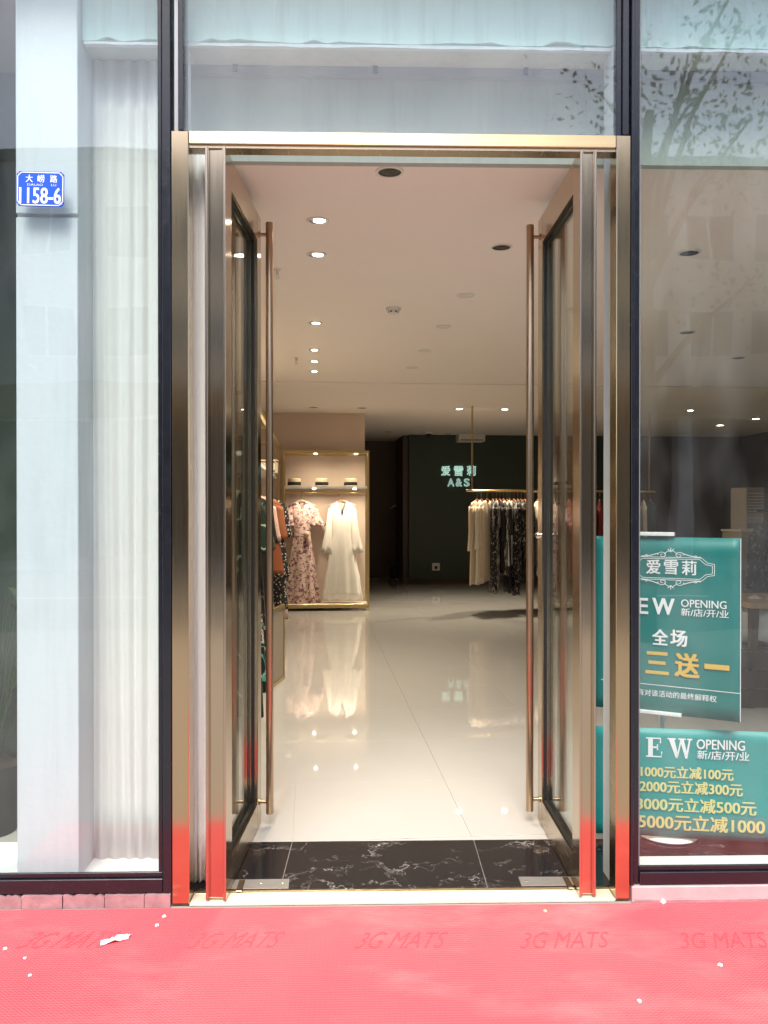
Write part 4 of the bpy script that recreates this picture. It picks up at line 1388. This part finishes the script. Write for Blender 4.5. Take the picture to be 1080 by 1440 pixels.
items = [ # px, material, length, half depth width, label, sleeve length, turn
 (671, 'cream', 1.18, 'long cream silk coat, outermost on the suspended rail', .62, 42, .23),
 (677, 'creamlight', 1.16, 'ivory long coat second on the suspended rail', .6, 48, .21),
 (685, 'cream', 1.14, 'cream wrap coat with tied front, third on the suspended rail', .55, 40, .22),
 (693, 'bwprint', 1.30, 'black dress with white print beside the cream coats', .3, 76, .20),
 (698, 'bwstripe', 1.28, 'grey striped long dress beside the white printed one', .3, 70, .20),
 (703, 'blackcloth', 1.02, 'plain black blouse after the striped dress', .5, 80, .19),
 (708, 'bwstripe', 1.06, 'striped grey top among the black clothes on the rail', .5, 78, .19),
 (713, 'blackcloth', 1.30, 'long black dress hanging before the white shirt', .4, 76, .20),
 (717, 'whitecloth', .92, 'crisp white shirt amid black clothes on the suspended rail', .42, 52, .20),
 (723, 'bwprint', 1.34, 'long black dress with white print just behind the white shirt', .4, 80, .20),
 (728, 'floralblack', .98, 'black blouse with pale floral print beside the right handle', .45, 72, .20),
 (733, 'floralblack', 1.10, 'longer black floral dress beside the right handle', .4, 78, .20),
 (738, 'blackcloth', 1.15, 'plain black dress hanging behind the right door handle', .4, 78, .20),
 (744, 'bwdot', 1.12, 'black spotted dress mostly behind the right door handle', .4, 78, .20),
 (756, 'creamlight', .92, 'ivory blouse just right of the right door handle', .5, 72, .22),
 (762, 'cream', 1.10, 'cream dress behind the dark edge of the right door glass', .5, 76, .20),
 (776, 'blush', 1.2, 'blush printed dress behind the right door glass', .4, 76, .20),
 (800, 'maroon', 1.15, 'maroon dress behind the right door glass', .4, 72, .20),
 (826, 'maroon', 1.25, 'long maroon dress behind the right door edge', .5, 74, .22),
 (843, 'maroon', 1.20, 'maroon coat seen in the gap beside the right jamb', .5, 60, .24),
 (858, 'rust', 1.1, 'rust top hanging behind the right jamb', .45, 70, .22),
 (884, 'navy', 1.2, 'navy dress hanging behind the right mullion', .4, 74, .2),
 (905, 'creamlight', 1.1, 'ivory blouse at the left edge of the right window', .5, 60, .2),
 (914, 'navy', 1.2, 'dark blue dress last on the suspended rail', .4, 72, .2)]
base_rz = math.atan2(RDIR.y, RDIR.x)
for k, (px, m, L_, lab, sl_, turn, sw) in enumerate(items):
    u = rail_u(px)
    pt = ra + RDIR * u
    rz = base_rz + R(turn)
    hh_ = Vector((pt.x, pt.y, ra.z - .125 + .0))
    hanger('wooden hanger holding the ' + lab, hh_, rz, 'wood', sw * .85, .14, G)
    mb = garment_mb(L_, sw, sw * (.95 + .35 * rnd.random()), .034 + .02 * rnd.random(), None, (sl_, .05, .055, .02, .3), .05, 4 + k % 3, 40 + k, flare=.5)
    hang(mb, 'hanging_garment', lab, 'garment', M[m], hh_ + Vector((0, 0, -.012)), rz, 'clothes on the suspended rail')

# ---- left wall rack with robes, shelves and a leaning mirror
def left_pt(d, off=0.0):
    """point along the left rack line at depth d from the camera"""
    a = on_floor_dist(352, 5.6)
    return a + IY * (d - 5.6) + IX * off
lr0 = left_pt(5.55)
LRL = 4.6
lr = thing('wall_rack', 'gold framed wall rack of robes along the left shop wall', 'clothes rack', (lr0.x - .12, lr0.y, FLOOR), TH + R(90))
for u in (0, LRL / 2, LRL):
    for y in (-.12, .25):
        MB().box(u - .014, u + .014, y - .014, y + .014, 0, 2.25, .002).build('post', M['gold'], lr)
    MB().box(u - .0135, u + .0135, -.1055, .2355, 2.22, 2.249).build('cross_beam', M['gold'], lr)
for y in (-.12, .25):
    for u0, u1 in ((0.0145, LRL / 2 - .0145), (LRL / 2 + .0145, LRL - .0145)):
        MB().box(u0, u1, y - .013, y + .013, 2.215, 2.248).build('top_beam', M['gold'], lr)
for zz_ in (1.86,):
    for u0, u1 in ((0.0145, LRL / 2 - .0145), (LRL / 2 + .0145, LRL - .0145)):
        MB().box(u0, u1, -.10, .24, zz_ - .03, zz_).build('shelf', M['offwhite'], lr)
MB().tube([(.015, .06, 1.74), (LRL - .015, .06, 1.74)], .011, 10).build('hanging_rail', M['gold'], lr, smooth=50)
lm = lr.matrix_basis
litems = [(.12, 'greenline', 1.50, 'dark green robe with white line drawing, nearest on the left rack', .24), (.28, 'greenline', 1.46, 'second dark green line-drawn robe on the left rack', .23), (.46, 'tealprint', 1.42, 'black long robe with white and teal pattern on the left rack', .24),
          (.70, 'tealprint', 1.30, 'shorter black teal-patterned dress behind the left handle', .22), (.95, 'floralblack', 1.35, 'black floral dress deeper on the left rack', .22), (1.3, 'charcoal', 1.2, 'charcoal dress midway along the left rack', .2),
          (2.0, 'blackcloth', 1.2, 'plain black dress midway along the left rack', .2), (2.6, 'blush', 1.3, 'blush printed dress beyond the middle post of the left rack', .2), (3.1, 'rust', .78, 'rust blouse showing beside the left door handle', .27),
          (3.5, 'bwdot', .85, 'black dotted short-sleeved top beyond the rust blouse', .30), (3.75, 'whitecloth', .70, 'white top hanging low beyond the dotted one', .29), (4.0, 'bwdot', 1.25, 'long black dotted dress near the end of left rack', .28), (4.3, 'blush', 1.40, 'pale printed dress, last on the left rack', .27)]
for k, (u, m, L_, lab, sw) in enumerate(litems):
    pt = lm @ Vector((u, .06, 1.74 - .125))
    rz = TH + R(rnd.uniform(-14, 14))
    hanger('hanger holding the ' + lab, pt, rz, 'wood' if k % 3 else 'palewood', sw * .85, .14, 'hangers on the left wall rack')
    mb = garment_mb(L_, sw, sw * 1.1, .04, None, (.34, .06, .075, .04, .3), .05, 5, 90 + k, flare=.5)
    hang(mb, 'hanging_garment', lab, 'garment', M[m], pt + Vector((0, 0, -.012)), rz, 'clothes on the left wall rack')
for u, hgt, lab in ((3.3, .10, 'small tan bag on the left rack shelf by the handle'), (4.0, .14, 'tan box on the far end of left rack shelf')):
    pt = lm @ Vector((u, .02, 1.86))
    t = thing('shelf_box', lab, 'box', pt, TH)
    MB().box(-.12, .16, -.1, .1, .001, hgt, .012).build('body', M['carton'], t)
    MB().box(-.125, .165, -.105, .105, hgt + .0005, hgt + .02, .006).build('lid', M['tabletop'], t)
# leaning mirror
mp_ = PZ(385, 968, FLOOR)
mi = thing('floor_board', 'slim gold framed tan board standing low beside the left rack', 'board', (mp_.x - .02, mp_.y, FLOOR), TH + R(78))
MB().box(-.02, .42, -.012, .012, .0, .03).box(-.02, .42, -.012, .012, .62, .65).box(-.02, .01, -.012, .012, .0305, .6195).box(.39, .42, -.012, .012, .0305, .6195).build('frame', M['gold'], mi)
MB().box(.0105, .3895, -.005, .005, .031, .619).build('back_board', M['carton'], mi)

# ---- neon sign, socket on the green wall
def wall_pt(px, py):
    r = ray(px, py)
    nn = -IY
    t_ = ((GB - CAM).dot(nn)) / r.dot(nn)
    return CAM + r * t_
p0 = wall_pt(645, 670)
ns_ = thing('neon_sign', 'pale green outlined shop name glowing on the dark green wall', 'sign', p0 - IY * .03, TH)
def npos(px, py):
    v = wall_pt(px, py) - p0
    return v.dot(IX), v.z
for ch, a, b2, c0, c1 in (('爱', 620, 633, 669, 655.5), ('雪', 638, 651, 669.5, 655.5), ('莉', 656, 669, 669, 655), ('A', 629, 638.5, 684, 673), ('&', 640.5, 649.5, 684, 673), ('S', 652, 660, 684, 673)):
    u0, v0 = npos(a, c0)
    u1, v1 = npos(b2, c1)
    text_obj('character', ch, M['neon'], ns_, u0, u1, v0, v1, 0.0, 0, outline=True)
p0 = wall_pt(613, 797)
t = thing('wall_socket', 'white wall socket low on the dark green wall', 'socket', p0 - IY * .012, TH)
MB().box(-.075, .075, -.004, .011, -.075, .075, .006).build('plate', M['white'], t)
MB().box(-.03, .03, -.012, -.0045, -.045, .015, .004).build('plug', M['black'], t)

# ---- garment steamer in the dark corridor
sp_ = PZ(560, 812, FLOOR)
t = thing('garment_steamer', 'garment steamer with thin pole and white hose in the dark corridor', 'steamer', (sp_.x, sp_.y, FLOOR), TH)
MB().lathe([(0, 0), (.17, 0), (.19, .06), (.17, .2), (.1, .26), (0, .27)], 20).build('tank', M['charcoal'], t, smooth=50)
zt_ = Z(712, sp_.y)
MB().tube([(0, 0, .26), (0, 0, zt_)], .012, 8).build('pole', M['steel'], t, smooth=50)
MB().tube([(-.17, 0, zt_ - .05), (-.06, 0, zt_ + .01), (.06, 0, zt_ + .01), (.17, 0, zt_ - .05)], .012, 8).build('hanger_head', M['whitemetal'], t, smooth=50)
MB().tube([(.04, -.05, .25), (.20, -.06, .4), (.22, -.06, .9), (.16, -.05, 1.3), (.05, -.04, zt_ - .05)], .010, 8).build('hose', M['offwhite'], t, smooth=50)

# ================================================================== BEHIND THE RIGHT WINDOW
a = on_floor_dist(1051, 10.0)
t = thing('air_conditioner', 'tall cream floor-standing air conditioner against the dark wall at right', 'air conditioner', (a.x, a.y, FLOOR), TH + R(8))
hA = PY(1051, 687, a.y).z
MB().box(-.125, .125, -.15, .15, .06, hA, .012).build('body', M['carton'], t)
MB().box(-.13, .13, -.16, .16, 0, .0595, .004).build('base', M['charcoal'], t)
for k in range(9):
    MB().box(-.105, .105, -.158, -.151, hA - .08 - k * .035, hA - .062 - k * .035, .002).build('louvre', M['offwhite'], t)
MB().box(-.105, .105, -.154, -.1505, hA - .47, hA - .42).build('display', M['darkwood'], t)
MB().box(-.118, .118, -.1545, -.1502, .12, hA - .55, .004).build('lower_panel', M['carton'], t)
a = on_floor_dist(1047, 8.6)
t = thing('wrapped_carton', 'tall beige carton standing below the air conditioner', 'carton', (a.x, a.y, FLOOR), TH + R(4))
hC = PY(1047, 746, a.y).z
MB().box(-.13, .17, -.15, .2, 0, hC - .021, .008).build('body', M['carton'], t)
MB().box(-.14, .18, -.16, .21, hC - .02, hC, .004).build('lid', M['offwhite'], t)
for zz_ in (hC - .14, hC - .36):
    MB().box(-.05, .13, -.1535, -.1505, zz_, zz_ + .03).build('label_strip', M['darkwood'], t)
# table with bag
a = on_floor_dist(1110, 6.6)
tb = thing('wooden_table', 'wooden table with dark legs behind the right window', 'table', (a.x, a.y, FLOOR), TH)
zt_ = PY(1060, 840, a.y).z - FLOOR
hw = a.x - PY(1046, 840, a.y - .3).x
MB().box(-hw, hw, -.35, .35, zt_ - .045, zt_, .006).build('tabletop', M['tabletop'], tb)
for sx in (-1, 1):
    for sy in (-1, 1):
        MB().rings([[(sx * (hw - .06) - .03, sy * .27 - .03, zt_ - .0455), (sx * (hw - .06) + .03, sy * .27 - .03, zt_ - .0455), (sx * (hw - .06) + .03, sy * .27 + .03, zt_ - .0455), (sx * (hw - .06) - .03, sy * .27 + .03, zt_ - .0455)],
                    [(sx * (hw - .03) - .018, sy * .29 - .018, 0), (sx * (hw - .03) + .018, sy * .29 - .018, 0), (sx * (hw - .03) + .018, sy * .29 + .018, 0), (sx * (hw - .03) - .018, sy * .29 + .018, 0)]]).build('leg', M['darkwood'], tb)
q = random.Random(5)
bb = MB()
g_ = bmesh.ops.create_icosphere(bb.b, subdivisions=3, radius=1)
for v in g_['verts']:
    nv = v.co.copy()
    k = 1 + .16 * math.sin(nv.x * 5 + nv.z * 3) * math.sin(nv.y * 6 + 1) + q.uniform(-.07, .07)
    z_ = nv.z * .19 * k
    v.co = Vector((nv.x * .26 * k, nv.y * .2 * k, max(z_, -.16) + .16))
a2 = on_floor_dist(1075, 6.5)
t = bb.build('plastic_bag', M['bag'], None, loc=(a2.x, a2.y, PY(1070, 905, a2.y).z), smooth=40)
tag(t, 'crumpled white plastic bag beneath the wooden table', 'bag')
# low bench so the bag stands on something
bz = PY(1070, 905, a2.y).z
t = thing('low_crate', 'low dark crate under the table carrying the plastic bag', 'crate', (a2.x, a2.y, FLOOR), TH)
for k in range(3):
    z0 = k * (bz - FLOOR - .02) / 3
    MB().box(-.3, .3, -.22, -.2, z0 + .004, z0 + (bz - FLOOR - .02) / 3 - .004).build('slat', M['darkwood'], t)
for sx in (-1, 1):
    MB().box(sx * .29 - .01, sx * .29 + .01, -.1995, .22, 0, bz - FLOOR - .02).build('side', M['darkwood'], t)
MB().box(-.3, .3, -.22, .22, bz - FLOOR - .0195, bz - FLOOR).build('top', M['darkwood'], t)
# clothes on a free stand at far right
a = on_floor_dist(1078, 7.9)
t = thing('clothes_stand', 'black clothes stand at the right edge carrying dark and pale tops', 'clothes rail', (a.x, a.y, FLOOR), TH)
MB().tube([(0, 0, 0), (0, 0, 1.46)], .012, 8).build('post', M['black'], t)
MB().tube([(.9, 0, 0), (.9, 0, 1.46)], .012, 8).build('post', M['black'], t)
MB().tube([(-.1, 0, 1.46), (1.0, 0, 1.46)], .012, 8).build('rail', M['black'], t)
for k, (u, m, lab, turn) in enumerate(((-.04, 'bwprint', 'black and white top, first on the stand at the right edge', 35), (.08, 'charcoal', 'charcoal top, second on the stand at the right edge', 60), (.2, 'creamlight', 'ivory top on the stand at the right edge', 50), (.36, 'navy', 'navy trousers-length garment on the stand at right', 70))):
    pt = t.matrix_basis @ Vector((u, 0, 1.46 - .125))
    hanger('black hanger holding the ' + lab, pt, TH + R(turn), 'darkwood', .17, .14, 'hangers on the right stand')
    hang(garment_mb(.85 + .15 * k, .20, .21, .05, None, (.5, .055, .06, .05, .3), .05, 4, 130 + k), 'hanging_garment', lab, 'garment', M[m], pt + Vector((0, 0, -.012)), TH + R(turn), 'clothes on the right stand')

# ---- plant added past the column, standing in for foliage mirrored in the glass
a = on_floor_dist(6, 4.0)
t = thing('stand_in_plant', 'dark potted plant left of the pillar, standing in for mirrored foliage', 'plant', (a.x - .06, a.y - .03, FLOOR))
MB().lathe([(0, 0), (.12, 0), (.16, .30), (.165, .32), (.145, .32), (.14, .30), (0, .30)], 22).build('pot', M['charcoal'], t, smooth=40)
MB().lathe([(0, .3005), (.139, .3005), (.139, .303), (0, .303)], 16).build('soil', M['soil'], t)
q = random.Random(11)
for k in range(26):
    ang = q.uniform(0, 6.28)
    hgt = q.uniform(.45, 1.25)
    out = q.uniform(.10, .30)
    bb = MB()
    tip = Vector((math.cos(ang) * out, math.sin(ang) * out, hgt))
    root = Vector((math.cos(ang) * .03, math.sin(ang) * .03, .303))
    bb.tube([root, root.lerp(tip, .5) + Vector((0, 0, .1)), tip], .004, 5)
    dd = Vector((math.cos(ang), math.sin(ang), -.35)).normalized()
    sd_ = Vector((-math.sin(ang), math.cos(ang), 0))
    L_ = q.uniform(.16, .26)
    wv = [.0, .6, 1, .8, 0.05]
    rows = []
    for i, w_ in enumerate(wv):
        c_ = tip + dd * L_ * i / 4 + Vector((0, 0, -.10 * (i / 4) ** 2))
        rows.append([c_ - sd_ * w_ * L_ * .3 + Vector((0, 0, .012 * w_)), c_, c_ + sd_ * w_ * L_ * .3 + Vector((0, 0, .012 * w_))])
    bb.rings(rows, cap=False, closed=False)
    bb.build('leaf', M['leaf'], t, smooth=60, recalc=False)

# ================================================================== STREET OPPOSITE (seen mirrored in the glass and metal)
def tree(label, x, y, h, r, seed):
    q = random.Random(seed)
    t = thing('street_tree', label, 'tree', (x, y, -.004), 0, 'street trees along the kerb')
    tr2 = MB()
    tr2.tube([(0, 0, 0), (.03, .01, h * .25), (-.03, .02, h * .5), (.02, 0, h * .72)], [.13, .105, .085, .05], 10)
    cl = []
    for k in range(9):
        a = q.uniform(0, 6.28)
        z0 = h * q.uniform(.34, .65)
        e_ = Vector((math.cos(a) * r * q.uniform(.5, .95), math.sin(a) * r * q.uniform(.5, .95), z0 + h * q.uniform(.1, .3)))
        tr2.tube([(0, 0, z0), (e_.x * .5, e_.y * .5, z0 + (e_.z - z0) * .6), e_], [.045, .03, .012], 7)
        cl += [e_, e_ * .7 + Vector((0, 0, z0 * .3))]
    tr2.build('trunk', M['bark'], t, smooth=60)
    vs, fs = [], []
    for c_ in cl:
        for k in range(70):
            p_ = c_ + Vector((q.gauss(0, 1), q.gauss(0, 1), q.gauss(0, .7))) * r * .26
            d1_ = Vector((q.gauss(0, 1), q.gauss(0, 1), q.gauss(0, 1))).normalized() * q.uniform(.03, .06)
            d2_ = d1_.cross(Vector((q.gauss(0, 1), q.gauss(0, 1), q.gauss(0, 1)))).normalized() * .025
            i0 = len(vs)
            vs += [p_ - d1_, p_ + d2_, p_ + d1_, p_ - d2_]
            fs.append((i0, i0 + 1, i0 + 2, i0 + 3))
    me = bpy.data.meshes.new('crown')
    me.from_pydata(vs, [], fs)
    me.materials.append(M['leafdark'])
    cr = link('crown', me, t)
    return t
tree('street tree with slim forked trunk mirrored in the right window', X(925, -6.3 + 12.6 - 0) if False else 3.15, -6.2, 8.2, 1.35, 3)
tree('street tree mirrored in the left window edge', -8.5, -6.2, 7.2, 2.0, 5)
tree('farther street tree to the right along the kerb', 9.5, -6.2, 6.8, 1.9, 8)
def building(label, x0, x1, y, h, mat_, seed):
    t = thing('building', label, 'building', ((x0 + x1) / 2, y, 0), 0)
    wd = x1 - x0
    MB().box(-wd / 2, wd / 2, -10, 0, 4.2, h).build('wall', M[mat_], t)
    MB().box(-wd / 2, wd / 2, -10, -.6, -.1, 4.195).build('ground_floor', M['shutter'], t)
    MB().box(-wd / 2 - .1, wd / 2 + .1, -10.1, .15, h + .002, h + .35).build('parapet', M['kerb'], t)
    MB().box(-wd / 2, wd / 2, .005, .25, 4.25, 5.3, .02).build('fascia_board', M['fascia'], t)
    nb = max(2, int(wd / 4))
    for i in range(nb):
        px_ = -wd / 2 + (i + .0) * wd / nb
        MB().box(px_, px_ + .5, -.595, .02, -.1, 4.19).build('pillar', M[mat_], t)
    fm = None
    for fl in range(int((h - 5.6) // 3)):
        for i in range(nb * 2):
            cx_ = -wd / 2 + (i + .5) * wd / (nb * 2)
            z0 = 6.1 + fl * 3
            w_ = MB().box(cx_ - .75, cx_ + .75, .002, .06, z0, z0 + 1.6, .01).build('window', M['whitemetal'], t)
            for sx in (-1, 1):
                MB().box(cx_ + sx * .36 - .32, cx_ + sx * .36 + .32, .061, .066, z0 + .08, z0 + 1.52).build('pane', M['farglass'], w_)
    return t
building('pale building across the road mirrored behind the doorway', -13, 5.5, -23, 12, 'facadefar', 1)
building('second pale building across the road at the right', 5.6, 22, -23, 12, 'facadefar', 2)
building('plain pale building across the road at the left', -30, -13.1, -23, 12, 'facadefar', 3)
